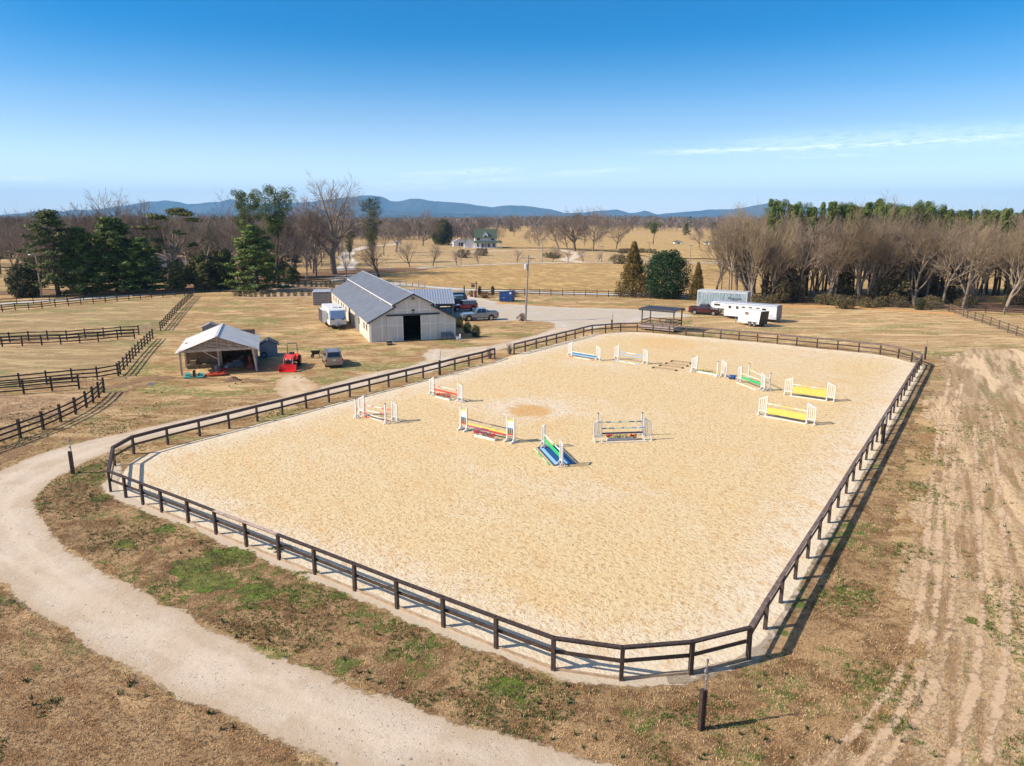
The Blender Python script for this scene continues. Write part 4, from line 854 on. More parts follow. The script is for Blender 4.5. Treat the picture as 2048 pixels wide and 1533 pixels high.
# small sheds
def smallshed(label, p, rz, w, d, h, r, wallm, roofm, door=True):
    t = thing('garden_shed', label, 'shed', vec3(p), rz)
    q = MB(); q.prism([(-w/2,0),(w/2,0),(w/2,h),(0,r-.04),(-w/2,h)], 0, d); q.build('walls', wallm, t)
    for s_ in (-1, 1):
        q = MB(); e = .22; k = (r-h)/(w/2); q.quad((0,-.2,r),(s_*(w/2+e),-.2,h-e*k),(s_*(w/2+e),d+.2,h-e*k),(0,d+.2,r), 0, -.06*s_ if s_ < 0 else .06); q.build('roof', roofm, t)
    if door: q = MB(); q.bb(-w*.2,w*.2,-.03,0,.02,h*.95); q.build('door', wallm, t)
smallshed('small grey shed with a dark roof standing against the right side of the open shed', gp(538,714), R(20), 2.0, 2.2, 1.45, 2.0, mat('grey_panel', (.24,.25,.26), .6), mat('dark_shingles', (.05,.05,.065), .8), True)
smallshed('small roof with dark gable just peeping up behind the open shed', gp(421,670), R(20), 2.0, 1.8, 1.15, 1.6, mat('grey_boards2', (.25,.24,.24), .7), mat('grey_shingles', (.2,.2,.22), .7), False)
p = gp(532,716); t = thing('old_tyre', 'black tyre with a teal middle standing against the small grey shed', 'tyre', (p.x-.1,p.y-.25,0), R(20)); q = MB()
q.tube([(.3*math.cos(a),0,.36+.3*math.sin(a)) for a in [2*math.pi*k/20 for k in range(21)]], .09, 8, caps=False); q.build('tyre', black_pl, t); q = MB(); q.tube([(0,-.04,.36),(0,.04,.36)], .2, 14); q.build('middle', flat('teal_disc', (.03,.28,.30)), t)
t = thing('metal_storage_box', 'low metal box with a flat pale roof and ribbed sides beyond the camper', 'container', vec3(gp(627,611.5)), R(12)); q = MB(); q.bb(0,3.1,0,5.5,0,2.35); q.build('body', mat('dull_metal', (.20,.19,.20), .5, .3), t)
q = MB(); [q.bb(-.02,3.12,-.04,0,z,z+.12) for z in (.3,.7,1.1,1.5,1.9)]; q.build('side_ribs', mat('dull_metal2', (.34,.33,.34), .45, .4), t)
q = MB(); roofsheet(q, (-.1,5.7,2.5), (3.2,5.7,2.5), (3.2,-.2,2.5), (-.1,-.2,2.5), .6, .03); q.build('roof', mat('pale_metal_top', (.58,.60,.64), .4, .4), t)
# judge stand
PF = gp(1281.6,660); PR = gp(1346.6,666.5); AP_ = math.atan2(PR.y-PF.y, PR.x-PF.x); PW = (PR-PF).length; PD = 2.9
t = thing('viewing_stand', 'raised wooden viewing stand with a thin dark roof beside the far arena fence', 'viewing stand', (PF.x,PF.y,0), AP_)
stw = mat('stand_timber', (.085,.06,.05), .75, var=.35, scale=4); stg = mat('stand_deck', (.33,.27,.25), .75, var=.25, scale=3)
for x in (.08,PW-.08):
    for y in (.08,PD-.08): q = MB(); q.bb(x-.07,x+.07,y-.07,y+.07,0,3.1); q.build('post', stw, t)
q = MB(); q.bb(0,PW,0,PD,.62,.70); q.build('deck', stg, t)
q = MB(); q.bb(-.02,PW+.02,-.06,-.0,.25,.62); q.bb(-.06,-.0,0,PD,.25,.62); q.bb(PW,PW+.06,0,PD,.3,.62); q.build('skirt_boards', stg, t)
q = MB()
for z in (1.05,1.5): q.beam((0,.08,z),(PW,.08,z),.05,.11); q.beam((0,PD-.08,z),(PW,PD-.08,z),.05,.11); q.beam((.08,0,z),(.08,PD,z),.05,.11); q.beam((PW-.08,0,z),(PW-.08,PD,z),.05,.11)
for x in (PW*.33,PW*.66): q.bb(x-.04,x+.04,.04,.12,.7,1.55); q.bb(x-.04,x+.04,PD-.12,PD-.04,.7,1.55)
q.build('railing', stw, t)
q = MB(); q.quad((-.3,-.3,3.12),(PW+.3,-.3,3.12),(PW+.3,PD+.25,3.2),(-.3,PD+.25,3.2),0,.07); q.build('roof', mat('dark_roof_metal', (.04,.04,.05), .6), t)
q = MB(); q.bb(-.3,PW+.3,-.36,-.28,2.9,3.1); q.bb(-.3,PW+.3,PD-.02,PD+.06,2.95,3.16); q.build('fascia', trim, t)
q = MB(); [q.bb(.2*0-.9+.0,-.06,y-.3,y+.3,z,z+.06) for y in (1.4,) for z in (.2,.45)]; q.build('steps', stg, t)
def chair(label, p, rz, m, w=.55, z=0.0, cat='chair'):
    t = thing('garden_chair' if w < .8 else 'garden_bench', label, cat, vec3(p, z), rz); q = MB()
    q.bb(-w/2,w/2,-.25,.25,.40,.45); q.build('seat', m, t); q = MB(); [q.bb(-w/2,w/2,.22,.26,k,k+.07) for k in (.52,.64,.76,.88)]; q.build('backrest', m, t)
    for x in (-w/2+.03,w/2-.03):
        for y in (-.22,.24): q = MB(); q.bb(x-.025,x+.025,y-.025,y+.025,0,.42 if y < 0 else .95); q.build('leg', m, t)
        q = MB(); q.bb(x-.03,x+.03,-.25,.26,.62,.66); q.bb(x-.02,x+.02,-.25,-.21,.42,.62); q.build('armrest', m, t)
def stp(x, y): return PF+Vector((x*math.cos(AP_)-y*math.sin(AP_), x*math.sin(AP_)+y*math.cos(AP_)))
chair('grey bench on the deck of the viewing stand', stp(3.6,1.7), AP_, stg, 1.2, .70, 'bench')
chair('dark slatted bench against the right half of the barn front', O+Vector((math.cos(A0)*4.35+math.sin(A0)*.35, math.sin(A0)*4.35-math.cos(A0)*.35)), A0, mat('bench_blue', (.09,.12,.17), .6), 1.5, 0, 'bench')
chair('white metal chair at the right corner of the barn', gp(917,683), R(-70), flat('white_chair', (.6,.6,.6), .4)); chair('dark chair between the bench and the white chair', gp(905,681), A0, flat('dark_chair', (.04,.06,.10), .5))
t = thing('step_box', 'small black two tier step box on the ground before the barn wall', 'step', vec3(gp(779,690)), R(20)); q = MB(); q.bb(-.3,.35,-.1,.4,0,.5); q.build('upper_step', black_pl, t); q = MB(); q.bb(-.3,.35,-.5,-.1,0,.25); q.build('lower_step', black_pl, t); q = MB(); q.bb(-.31,.36,-.105,.41,.5,.52); q.bb(-.31,.36,-.51,-.11,.25,.27); q.build('treads', mat('tread_grey', (.2,.2,.2), .6), t)

# ================================================================== vehicles
tyre_m = mat('tyre_rubber', (.018,.018,.018), .85, var=.2); alloy = flat('alloy_rim', (.50,.50,.52), .3, metal=.7); chrome = flat('chrome', (.6,.6,.62), .15, metal=1.0); redl = flat('red_lens', (.45,.02,.02), .25); whl = flat('clear_lens', (.7,.7,.68), .15)
def wheel(t, x, y, r, w=.24, rimr=.62, side=1, rim=alloy, spokes=6):
    q = MB(); q.tube([(0,-w/2,0),(0,-w/2+.03,0),(0,w/2-.03,0),(0,w/2,0)], [r-.035,r,r,r-.035], 20); wl = q.build('wheel', tyre_m, t, False, 0); wl.location = (x,y,r)
    q = MB(); yy_ = side*(w/2); q.tube([(0,yy_-.01*side,0),(0,yy_+.012*side,0)], r*rimr, 16); q.build('rim', rim, wl)
    q = MB()
    for k in range(spokes):
        a = 2*math.pi*(k+.5)/spokes; q.box((math.cos(a)*r*rimr*.6, yy_+.016*side, math.sin(a)*r*rimr*.6), (r*.34,.012,r*.13), 0, 0, -a)
    q.build('rim_gaps', black_pl, wl)
def side_profile(Lv, z0, top, wheels, r):
    """closed (x,z) outline: top points given front to back, arches cut into the bottom edge"""
    bottom = []
    for wx in sorted(wheels):
        bottom += [(wx-r, z0)]+[(wx-r*math.cos(a), z0+r*math.sin(a)) for a in [math.pi*k/8 for k in range(1, 8)]]+[(wx+r, z0)]
    return top+[(-Lv/2+.04, z0)]+bottom+[(Lv/2-.06, z0)]
def car(name, label, cat, p, rz, kind, paint, roofpaint=None, gl=glass, rim=alloy):
    t = thing(name, label, cat, vec3(p), rz)
    if kind == 'pickup': Lv,Wv,Hv,z0,belt,hood,wr = 5.9,2.03,1.92,.50,1.22,1.22,.42; wh = (1.85,-1.75); cab = (.95,-1.05,.35,-.90); bed = True
    elif kind == 'ridge': Lv,Wv,Hv,z0,belt,hood,wr = 5.25,1.98,1.78,.42,1.12,1.10,.38; wh = (1.62,-1.55); cab = (1.0,-.95,.30,-.75); bed = True
    elif kind == 'jeep': Lv,Wv,Hv,z0,belt,hood,wr = 4.6,1.86,1.86,.55,1.15,1.14,.41; wh = (1.45,-1.45); cab = (.60,-2.10,.42,-2.02); bed = False
    else: Lv,Wv,Hv,z0,belt,hood,wr = 4.75,1.86,1.74,.40,1.05,1.02,.37; wh = (1.45,-1.35); cab = (1.05,-2.28,.25,-2.0); bed = False
    h2 = Lv/2
    if bed: top = [(-h2, z0+.15), (-h2+.02, belt+.05), (cab[1]-.02, belt+.06), (cab[1], belt), (cab[0], belt), (cab[0]+.1, belt-.01), (h2-.35, hood-.08), (h2-.06, hood-.22), (h2, z0+.25)][::-1]
    else: top = [(-h2, z0+.15), (-h2+.02, belt), (cab[0], belt), (h2-.3, hood-.06), (h2-.05, hood-.2), (h2, z0+.2)][::-1]
    if kind == 'jeep': top = [(-h2+.1, z0+.1), (-h2+.1, belt), (cab[0], belt), (h2-.45, hood), (h2-.25, hood-.03), (h2-.25, z0+.1)][::-1]
    q = MB(); q.prism(side_profile(Lv, z0, top, wh, wr+.07), -Wv/2, Wv/2); body = q.build('body', paint, t, False, .045)
    q = MB(); q.bb(-h2+.15,h2-.2,-Wv/2+.16,Wv/2-.16,z0-.18,z0+.3); q.build('underbody', black_pl, t)
    if bed:
        q = MB(); q.bb(-h2+.12,cab[1]-.1,-Wv/2+.14,Wv/2-.14,belt+.055,belt+.075); q.build('bed_liner', black_pl, body)
        q = MB(); [q.bb(-h2+.02,cab[1]-.03,s_*(Wv/2-.07)-.05,s_*(Wv/2-.07)+.05,belt+.05,belt+.14) for s_ in (-1,1)]; q.bb(-h2+.0,-h2+.08,-Wv/2+.1,Wv/2-.1,belt+.03,belt+.14); q.build('bed_rail', paint, body)
    # cabin: bottom rectangle to narrower roof
    x0,x1,x2,x3 = cab[0],cab[1],cab[2],cab[3]; wb, wt = Wv/2-.03, Wv/2-(.10 if kind == 'jeep' else .22)
    B = [(x0,-wb,belt),(x1,-wb,belt),(x1,wb,belt),(x0,wb,belt)]; T = [(x2,-wt,Hv),(x3,-wt,Hv),(x3,wt,Hv),(x2,wt,Hv)]
    q = MB(); q.add(B+T, [(0,3,2,1)[::-1],(4,7,6,5)[::-1],(0,1,5,4)[::-1],(1,2,6,5)[::-1],(2,3,7,6)[::-1],(3,0,4,7)[::-1]]); q.build('cabin', roofpaint or paint, t, False, .05)
    B, T = [Vector(v) for v in B], [Vector(v) for v in T]
    def pane(nm, a, b, c, d, u0, u1, v0=.12, v1=.86, off=.012):
        lo0, lo1 = a.lerp(b,u0), a.lerp(b,u1); hi0, hi1 = d.lerp(c,u0), d.lerp(c,u1)
        P4 = [lo0.lerp(hi0,v0), lo1.lerp(hi1,v0), lo1.lerp(hi1,v1), lo0.lerp(hi0,v1)]; n = (P4[1]-P4[0]).cross(P4[3]-P4[0]).normalized()
        cc = sum(P4, Vector())/4
        if n.dot(cc-Vector(((x0+x1)/2,0,cc.z))) < 0: n = -n
        q = MB(); q.add([v+n*off for v in P4]+[v-n*.01 for v in P4], [(0,1,2,3),(7,6,5,4),(0,4,5,1),(1,5,6,2),(2,6,7,3),(3,7,4,0)]); q.build(nm, gl, t)
    for s_ in (0, 1):
        a, b, c, d = (B[0],B[1],T[1],T[0]) if s_ == 0 else (B[3],B[2],T[2],T[3])
        cuts = ((.10,.48),(.53,.92)) if bed else ((.09,.34),(.38,.63),(.67,.93))
        for u0, u1 in cuts: pane('side_window', a, b, c, d, u0, u1)
    pane('windshield', B[3], B[0], T[0], T[3], .07, .93, .06, .92); pane('rear_window', B[1], B[2], T[2], T[1], .10, .90, .20, .88)
    for wx in wh:
        for s_ in (-1, 1): wheel(t, wx, s_*(Wv/2-.13), wr, .26, .62, s_, rim)
    for s_ in (-1, 1):
        q = MB(); q.bb(h2-(.27 if kind == 'jeep' else .10),h2+.01-(.2 if kind == 'jeep' else 0),s_*(Wv/2-.32)-.16,s_*(Wv/2-.32)+.16,hood-.42,hood-.22); q.build('headlight', whl, t)
        q = MB(); q.bb(-h2-.015+(.1 if kind == 'jeep' else 0),-h2+.2,s_*(Wv/2-.06)-.075,s_*(Wv/2-.06)+.075,z0+.35,belt-.05); q.build('taillight', redl, t)
        q = MB(); q.box((x0-.25,s_*(Wv/2+.10),belt+.12),(.10,.20,.17)); q.build('side_mirror', roofpaint if roofpaint else paint, t, False, .02)
    q = MB(); q.bb(h2-.12,h2+.09,-Wv/2+.06,Wv/2-.06,z0-.08,z0+.14); q.build('front_bumper', chrome if kind == 'pickup' else (black_pl if kind == 'jeep' else paint), t, False, .03)
    q = MB(); q.bb(-h2-.09,-h2+.12,-Wv/2+.05,Wv/2-.05,z0-.06,z0+.16); q.build('rear_bumper', chrome if kind == 'pickup' else (black_pl if kind == 'jeep' else paint), t, False, .03)
    q = MB(); q.bb(h2-.06-(.22 if kind == 'jeep' else 0),h2+.025-(.2 if kind == 'jeep' else 0),-Wv/2+.52,Wv/2-.52,z0+.2,hood-.2); q.build('grille', chrome if kind == 'pickup' else black_pl, t)
    q = MB(); q.bb(-h2-.03+(.1 if kind == 'jeep' else 0),-h2+.01,-.16,.16,z0+.42,z0+.55); q.build('number_plate', whl, t)
    if kind == 'jeep':
        q = MB(); q.tube([(-h2-.12,-.1,1.0),(-h2+.08,-.1,1.0)], .37, 18); q.build('spare_wheel', tyre_m, t)
        for wx in wh:
            for s_ in (-1, 1): q = MB(); q.bb(wx-.55,wx+.55,s_*(Wv/2+.02)-.08,s_*(Wv/2+.02)+.10,1.0,1.05); q.build('fender', black_pl, t)
    if kind == 'suv':
        q = MB(); [q.tube([(x2-.1,s_*(wt-.08),Hv+.06),(x3+.1,s_*(wt-.08),Hv+.06)], .02, 5) for s_ in (-1,1)]; q.build('roof_rails', black_pl, t)
    return t
def paint(n, c, met=.25): return flat(n, c, .28, metal=met, coat=.6)
c1, c2 = gp(934,643), gp(980,641.5); p = (c1+c2)/2+Vector((.1,1.0))
car('pickup_truck', 'silver blue crew cab pickup parked facing the barn', 'pickup truck', p, R(180+13), 'pickup', paint('silver_paint', (.26,.30,.35), .5), rim=chrome)
c1, c2 = gp(910,625), gp(941,622); p = (c1+c2)/2+Vector((.2,.9))
car('red_jeep', 'bright red boxy off roader parked beside the carport', 'jeep', p, R(180+18), 'jeep', paint('red_car_paint', (.70,.008,.02), 0), paint('maroon_roof', (.22,.015,.06), 0))
car('parked_car', 'dark grey car half hidden under the carport roof', 'car', gp(893,617)+Vector((-.4,.9)), R(180+15), 'jeep', paint('dark_grey_paint', (.045,.05,.06)))
car('parked_car', 'navy car right behind the bright red off roader', 'car', gp(905,611), R(180+16), 'jeep', paint('navy_car', (.02,.035,.09)))
car('parked_car', 'farthest dark blue car in the row beyond the carport', 'car', gp(909,603), R(180+16), 'suv', paint('deep_blue_car', (.02,.03,.07)))
c1, c2 = gp(655,737), gp(686,736); p = (c1+c2)/2+Vector((-.85,2.15))
car('family_suv', 'beige gold estate car with a bluish roof parked between the shed and the barn', 'car', p, R(110), 'suv', paint('gold_paint', (.34,.25,.19), .4))
c1, c2 = gp(1392,629), gp(1429,632); p = (c1+c2)/2+Vector((.2,.8))
car('pickup_truck', 'dark red pickup standing before the silver storage trailer', 'pickup truck', p, R(-30), 'ridge', paint('burgundy_paint', (.055,.008,.014), 0))
# tractor
p0, p1 = gp(598,727), gp(573,746); dv = p1-p0; AT = R(-82); tc_ = gp(572,741); ORG = flat('tractor_orange', (.80,.05,.012), .35, coat=.4)
t = thing('tractor', 'orange red tractor with a red front loader bucket and black roll bar', 'tractor', (tc_.x+.1, tc_.y+1.6, 0), AT)
q = MB(); q.prism([(1.55,.62),(1.6,1.2),(1.4,1.36),(.1,1.46),(0,.7)], -.36, .36); q.build('hood', ORG, t, False, .05)
q = MB(); q.bb(1.585,1.62,-.26,.26,.75,1.15); q.build('grille', black_pl, t); q = MB(); q.bb(1.59,1.64,-.3,-.12,1.1,1.24); q.bb(1.59,1.64,.12,.3,1.1,1.24); q.build('headlight', whl, t)
q = MB(); q.bb(-1.1,1.4,-.22,.22,.45,.8); q.bb(-1.0,-.1,-.45,.45,.7,.82); q.build('chassis', black_pl, t)
q = MB(); [q.prism([(-1.45,.95),(-1.35,1.25),(-.9,1.38),(-.4,1.2),(-.2,.85),(-.4,.85),(-.6,1.1),(-.9,1.25),(-1.25,1.12)], s_*.55-.14, s_*.55+.18*s_+.0 if s_ > 0 else s_*.55+.14) for s_ in (-1,1)]; q.build('rear_fender', ORG, t)
q = MB(); q.bb(-1.0,-.55,-.24,.24,.95,1.07); q.bb(-1.08,-.98,-.24,.24,1.05,1.5); q.build('seat', black_pl, t, False, .03)
q = MB(); q.tube([(-.05,0,1.3),(-.28,0,1.55)], .03, 6); q.tube([(-.28+.04*math.cos(a),.19*math.cos(a),1.55+.19*math.sin(a)*.4) for a in [2*math.pi*k/12 for k in range(13)]], .02, 5); q.build('steering_wheel', black_pl, t)
q = MB(); q.tube([(-1.25,-.52,.9),(-1.3,-.52,2.35),(-1.3,-.46,2.45),(-1.3,.46,2.45),(-1.3,.52,2.35),(-1.25,.52,.9)], .035, 8); q.build('roll_bar', black_pl, t)
for s_ in (-1, 1):
    wheel(t, -.95, s_*.72, .60, .34, .55, s_, ORG, 4); wheel(t, 1.05, s_*.58, .37, .24, .55, s_, ORG, 4)
    q = MB(); q.beam((-.1,s_*.46,.8),(0.0,s_*.46,1.45),.10,.16); q.beam((0,s_*.46,1.42),(1.35,s_*.46,1.30),.09,.17); q.beam((1.35,s_*.46,1.32),(2.15,s_*.46,.50),.09,.17); q.build('loader_arm', ORG, t)
    q = MB(); q.tube([(.3,s_*.46,1.0),(1.2,s_*.46,1.15)], .04, 6); q.tube([(1.5,s_*.46,1.25),(2.2,s_*.46,.75)], .035, 6); q.build('cylinder', chrome, t)
q = MB(); BW = .86; q.prism([(2.15,.72),(2.2,.08),(2.72,.04),(2.74,.08),(2.28,.14),(2.22,.72)], -BW, BW); [q.prism([(2.16,.70),(2.2,.08),(2.72,.05),(2.62,.3),(2.3,.70)], s_*BW-.02, s_*BW+.02) for s_ in (-1,1)]; q.build('loader_bucket', flat('bucket_red', (.72,.012,.012), .4), t)
q = MB(); q.bb(-2.3,-1.3,-.7,.7,.35,.55); q.bb(-1.7,-1.5,-.2,.2,.5,.9); q.build('rear_attachment', mat('dark_steel', (.05,.05,.05), .6), t)
# camper
cf0, cf1 = gp(655,659), gp(691,660); AC2 = R(112); cm = (cf0+cf1)/2
t = thing('camper_trailer', 'white travel trailer with a pale blue front cap and an open side pop out', 'camper', (cm.x+.2, cm.y+.4, 0), AC2-math.pi/2)
wcam = mat('camper_white', (.70,.70,.69), .4, var=.05, scale=2); 
q = MB(); q.add([(-1.25,0,.65),(1.25,0,.65),(1.25,0,1.3),(-1.25,0,1.3)][:0], []); 
vs = []
for x in (-1.22, 1.22): vs += [(x,.1,.6),(x,-.05,1.45),(x,.25,2.75),(x,.55,2.95),(x,8.0,2.95),(x,8.1,.6)]
q.add(vs, [(0,1,2,3,4,5)[::-1],(6,7,8,9,10,11)]+[(i,(i+1)%6,(i+1)%6+6,i+6) for i in range(6)]); q.build('body', wcam, t, False, .05)
q = MB(); q.add([(-1.08,-.08,1.5),(1.08,-.08,1.5),(1.0,.20,2.72),(-1.0,.20,2.72),(-1.08,.02,1.5),(1.08,.02,1.5),(1.0,.3,2.72),(-1.0,.3,2.72)], [(0,1,2,3),(7,6,5,4),(0,4,5,1),(1,5,6,2),(2,6,7,3),(3,7,4,0)]); q.build('front_cap', flat('camper_blue', (.27,.40,.60), .3), t, False, .03)
q = MB()
for s_ in (-1, 1): q.add([(s_*1.09,-.10,1.62),(s_*.45,-.10,1.5),(s_*.6,-.12,1.34),(s_*.95,-.12,1.42),(s_*1.09,-.09,1.8)], [(0,1,2,3,4) if s_ > 0 else (4,3,2,1,0)])
q.build('decals', flat('decal_navy', (.04,.07,.16), .4), t)
q = MB(); q.bb(-1.95,-1.20,2.6,6.2,.75,2.55); so_ = q.build('slide_out', wcam, t, False, .02); q = MB(); q.bb(-1.98,-1.93,2.58,6.22,.72,2.58); q.build('end_trim', flat('trim_dark', (.06,.05,.05)), so_)
q = MB(); [q.bb(-1.24,-1.22,y,y+.5,1.3,2.3) for y in (.9,1.7)]; q.build('side_window', glass, t)
q = MB(); q.bb(-.55,.15,1.6,2.3,2.95,3.15); q.build('roof_air_unit', wcam, t, False, .04); q = MB(); q.bb(.45,.8,1.4,1.75,2.95,3.05); q.build('roof_vent', black_pl, t)
q = MB(); q.beam((-.6,.1,.5),(0,-1.0,.5),.08,.12); q.beam((.6,.1,.5),(0,-1.0,.5),.08,.12); q.bb(-.06,.06,-1.15,-.9,.0,.75); q.build('hitch', black_pl, t); q = MB(); q.bb(-.35,.3,-.55,-.15,.55,.95); q.build('gas_bottle_cover', mat('tank_grey', (.35,.36,.37), .5), t)
for s_ in (-1, 1):
    for y in (4.3,5.2): wheel(t, 0, 0, .34, .2, .55, s_); o = t.children[-1] if t.children else None
for o in [o for o in COL.objects if o.parent == t and o.name.startswith('wheel')]:
    o.rotation_euler = (0,0,math.pi/2)
ws = [o for o in COL.objects if o.parent == t and o.name.startswith('wheel')]
for o, (x, y) in zip(ws, ((1.1,4.3),(1.1,5.2),(-1.1,4.3),(-1.1,5.2))): o.location = (x,y,.34)
q = MB(); q.bb(-1.15,1.15,.2,7.9,.35,.6); q.build('underbody', black_pl, t)
# silver storage trailer
sa = gp(1393.4,617); p_ = gp(1495,585.7,3.3); AB = math.atan2(p_.y-sa.y, p_.x-sa.x); LB = (p_-sa).length
t = thing('storage_trailer', 'big streaked silver blue box trailer at the far side of the pasture', 'box trailer', (sa.x,sa.y,0), AB)
alum, nt, b = nt_new('weathered_aluminium'); v = obj_(nt); nn = noise_(nt, vscale(nt, v, (3.2,3.2,.35)), 1.6, 6, .65); n2 = noise_(nt, v, .9, 5, .6)
cc = mix(nt, sstep(nt, nn, .35, .65), (.17,.25,.31), (.42,.50,.56)); cc = mix(nt, sstep(nt, n2, .55, .7, 0, .6), cc, (.62,.66,.68)); nt.links.new(cc, b.inputs['Base Color']); b.inputs['Roughness'].default_value = .45; b.inputs['Metallic'].default_value = .35
q = MB(); q.bb(0,LB,0,2.5,.25,3.25); q.build('box_body', alum, t)
q = MB(); [q.bb(x,x+.05,-.02,0,.35,3.0) for x in np.arange(.5,LB-.3,.6)]; q.build('side_ribs', alum, t)
q = MB(); q.bb(-.03,LB+.03,-.05,2.55,3.25,3.33); q.bb(-.02,LB+.02,-.04,-.0,2.98,3.25); q.bb(-.02,LB+.02,-.04,0,.25,.4); q.bb(-.03,.14,-.045,0,.25,3.3); q.bb(LB-.15,LB+.03,-.045,0,.25,3.3); q.build('frame_trim', mat('pale_alu', (.55,.58,.62), .4, .3), t)
q = MB(); q.bb(-.06,0,.05,1.2,.3,3.2); q.bb(-.06,0,1.27,2.45,.3,3.2); q.build('end_door', white_m, t)
q = MB(); [q.bb(x-.2,x+.2,.3,.6,0,.25) for x in (1,LB-1)]; [q.bb(x-.2,x+.2,1.9,2.2,0,.25) for x in (1,LB-1)]; q.build('support_blocks', black_pl, t)
text('Fruncone', .62, flat('faded_lettering', (.05,.06,.08)), t, (LB*.76,-.045,2.12), 0)
q = MB(); q.bb(LB*.70,LB*.83,-.045,-.03,1.78,1.83); q.build('lettering_underline', MC['faded_lettering'], t)
# horse trailers
tw = mat('trailer_white', (.74,.73,.72), .35, var=.05)
hs0, hs1 = gp(1447,637), gp(1551.6,646.5); AH = math.atan2(hs1.y-hs0.y, hs1.x-hs0.x)
LH = (hs1-hs0).length; t = thing('horse_trailer', 'long white gooseneck horse trailer with a row of small windows', 'horse trailer', (hs0.x,hs0.y,0), AH)
q = MB(); ys0, ys1 = 0, 2.2; q.prism([(0,.45),(LH,.45),(LH,2.62),(-1.9,2.62),(-2.25,2.45),(-2.25,1.75),(-1.9,1.62),(0,1.55)], 0, 2.2); q.build('body', tw, t, False, .06)
q = MB(); q.bb(-1.8,LH-.05,-.012,.0,2.40,2.60); q.build('roof_edge', mat('roof_blue_white', (.42,.50,.62), .4, .3), t)
q = MB(); q.bb(-2.0,LH,.1,2.1,2.62,2.66); q.build('roof', mat('trailer_roof', (.50,.55,.62), .4, .3), t)
for i, (x0, x1, z0, z1) in enumerate(((-1.75,-.75,2.0,2.28),(.75,1.15,1.72,2.12),(2.0,2.4,1.72,2.12),(2.95,3.45,1.95,2.15),(4.1,4.6,2.0,2.15),(5.3,5.8,2.0,2.15),(LH-2.3,LH-1.7,1.55,2.1))):
    x1 = min(x1, LH-.1); q = MB(); q.bb(x0-.05,x1+.05,-.02,0,z0-.05,z1+.05); f_ = q.build('window', flat('win_frame', (.5,.5,.5)), t); q = MB(); q.bb(x0,x1,-.03,-.02,z0,z1); q.build('pane', glass, f_)
for x in (.5, 1.75): q = MB(); q.bb(x,x+.95,-.015,0,.6,2.25); q.build('door', tw, t); 
q = MB(); q.bb(.3,1.8,-.022,-.014,1.72,1.75); q.bb(LH-3.2,LH-.5,-.022,-.014,1.05,1.10); [q.beam((-.6,-.018,2.2),(-.15,-.018,1.85),.01,.05)]; q.build('pinstripe', flat('stripe_maroon', (.2,.06,.08)), t)
q = MB(); q.bb(LH-3.3,LH-.1,-.018,0,.5,.95); q.build('side_skirt', mat('skirt_blue', (.45,.52,.60), .4), t); q = MB(); [q.bb(x,x+.2,-.025,-.018,.47,.53) for x in np.arange(LH-2.6,LH-.2,.45)]; q.build('marker_lights', redl, t)
q = MB(); q.bb(LH-.02,LH+.04,.0,2.2,.45,2.6); q.build('rear_door', mat('rear_shadow', (.20,.18,.18), .5), t)
for x in (LH-2.35,LH-3.2):
    wheel(t, x, .12, .36, .22, .55, -1); wheel(t, x, 2.08, .36, .22, .55, 1)
q = MB(); q.prism([(LH-3.7,.75),(LH-3.5,.95),(LH-2.0,.95),(LH-1.8,.75),(LH-1.95,.72),(LH-2.1,.86),(LH-3.4,.86),(LH-3.6,.72)], -.06, .2); q.build('fender', black_pl, t); q = MB(); q.bb(.2,LH-.2,.3,1.9,.28,.5); q.bb(-1.5,-1.4,1.0,1.2,.6,1.6); q.build('chassis', black_pl, t)
q = MB(); [q.bb(x-.05,x+.05,.2,.3,0,.5) for x in (.4,)]; q.build('jack', steel, t)
a_, b_ = gp(1474,649), gp(1516,655); A2 = math.atan2(b_.y-a_.y, b_.x-a_.x); LT = min((b_-a_).length*1.0, 4.2)
t = thing('horse_trailer', 'short plain white two horse trailer standing in front of the long one', 'horse trailer', (a_.x,a_.y-.2,0), A2)
q = MB(); q.prism([(0,.4),(LT,.4),(LT+.25,2.35),(.95,2.4),(.55,2.1),(.35,1.75),(.0,1.2)], 0, 1.9); q.build('body', tw, t, False, .06)
q = MB(); q.prism([(1.25,1.75),(1.9,1.68),(1.9,2.1),(1.25,2.12)], -.025, 0); q.build('window', mat('amber_window', (.20,.13,.10), .3), t)
q = MB(); [q.ball((x,-.01,z),(.05,.02,.05),6) for x in (.35,.7,1.0) for z in (.75,1.1,1.45)]; q.bb(1.55,1.60,-.02,0,.5,1.6); q.bb(.3,LT,-.018,0,1.62,1.66); q.build('side_fittings', mat('fitting_grey', (.25,.25,.27), .5), t)
q = MB(); q.prism([(LT,.4),(LT+.06,.4),(LT+.32,2.38),(LT+.25,2.36)], -.02, 1.92); q.build('rear_edge', black_pl, t)
for x in (LT-1.5,LT-.75): wheel(t, x, .0, .31, .2, .55, -1); wheel(t, x, 1.9, .31, .2, .55, 1)
q = MB(); q.prism([(LT-2.0,.55),(LT-1.85,.75),(LT-.35,.75),(LT-.2,.55),(LT-.3,.55),(LT-.42,.68),(LT-1.8,.68),(LT-1.9,.55)], -.13, .1); q.build('fender', mat('fender_dark', (.09,.09,.1), .5), t)
q = MB(); q.beam((0,.3,.45),(-1.2,.95,.45),.08,.1); q.beam((0,1.6,.45),(-1.2,.95,.45),.08,.1); q.bb(-1.15,-1.05,.9,1.0,0,.85); q.build('drawbar', steel, t)
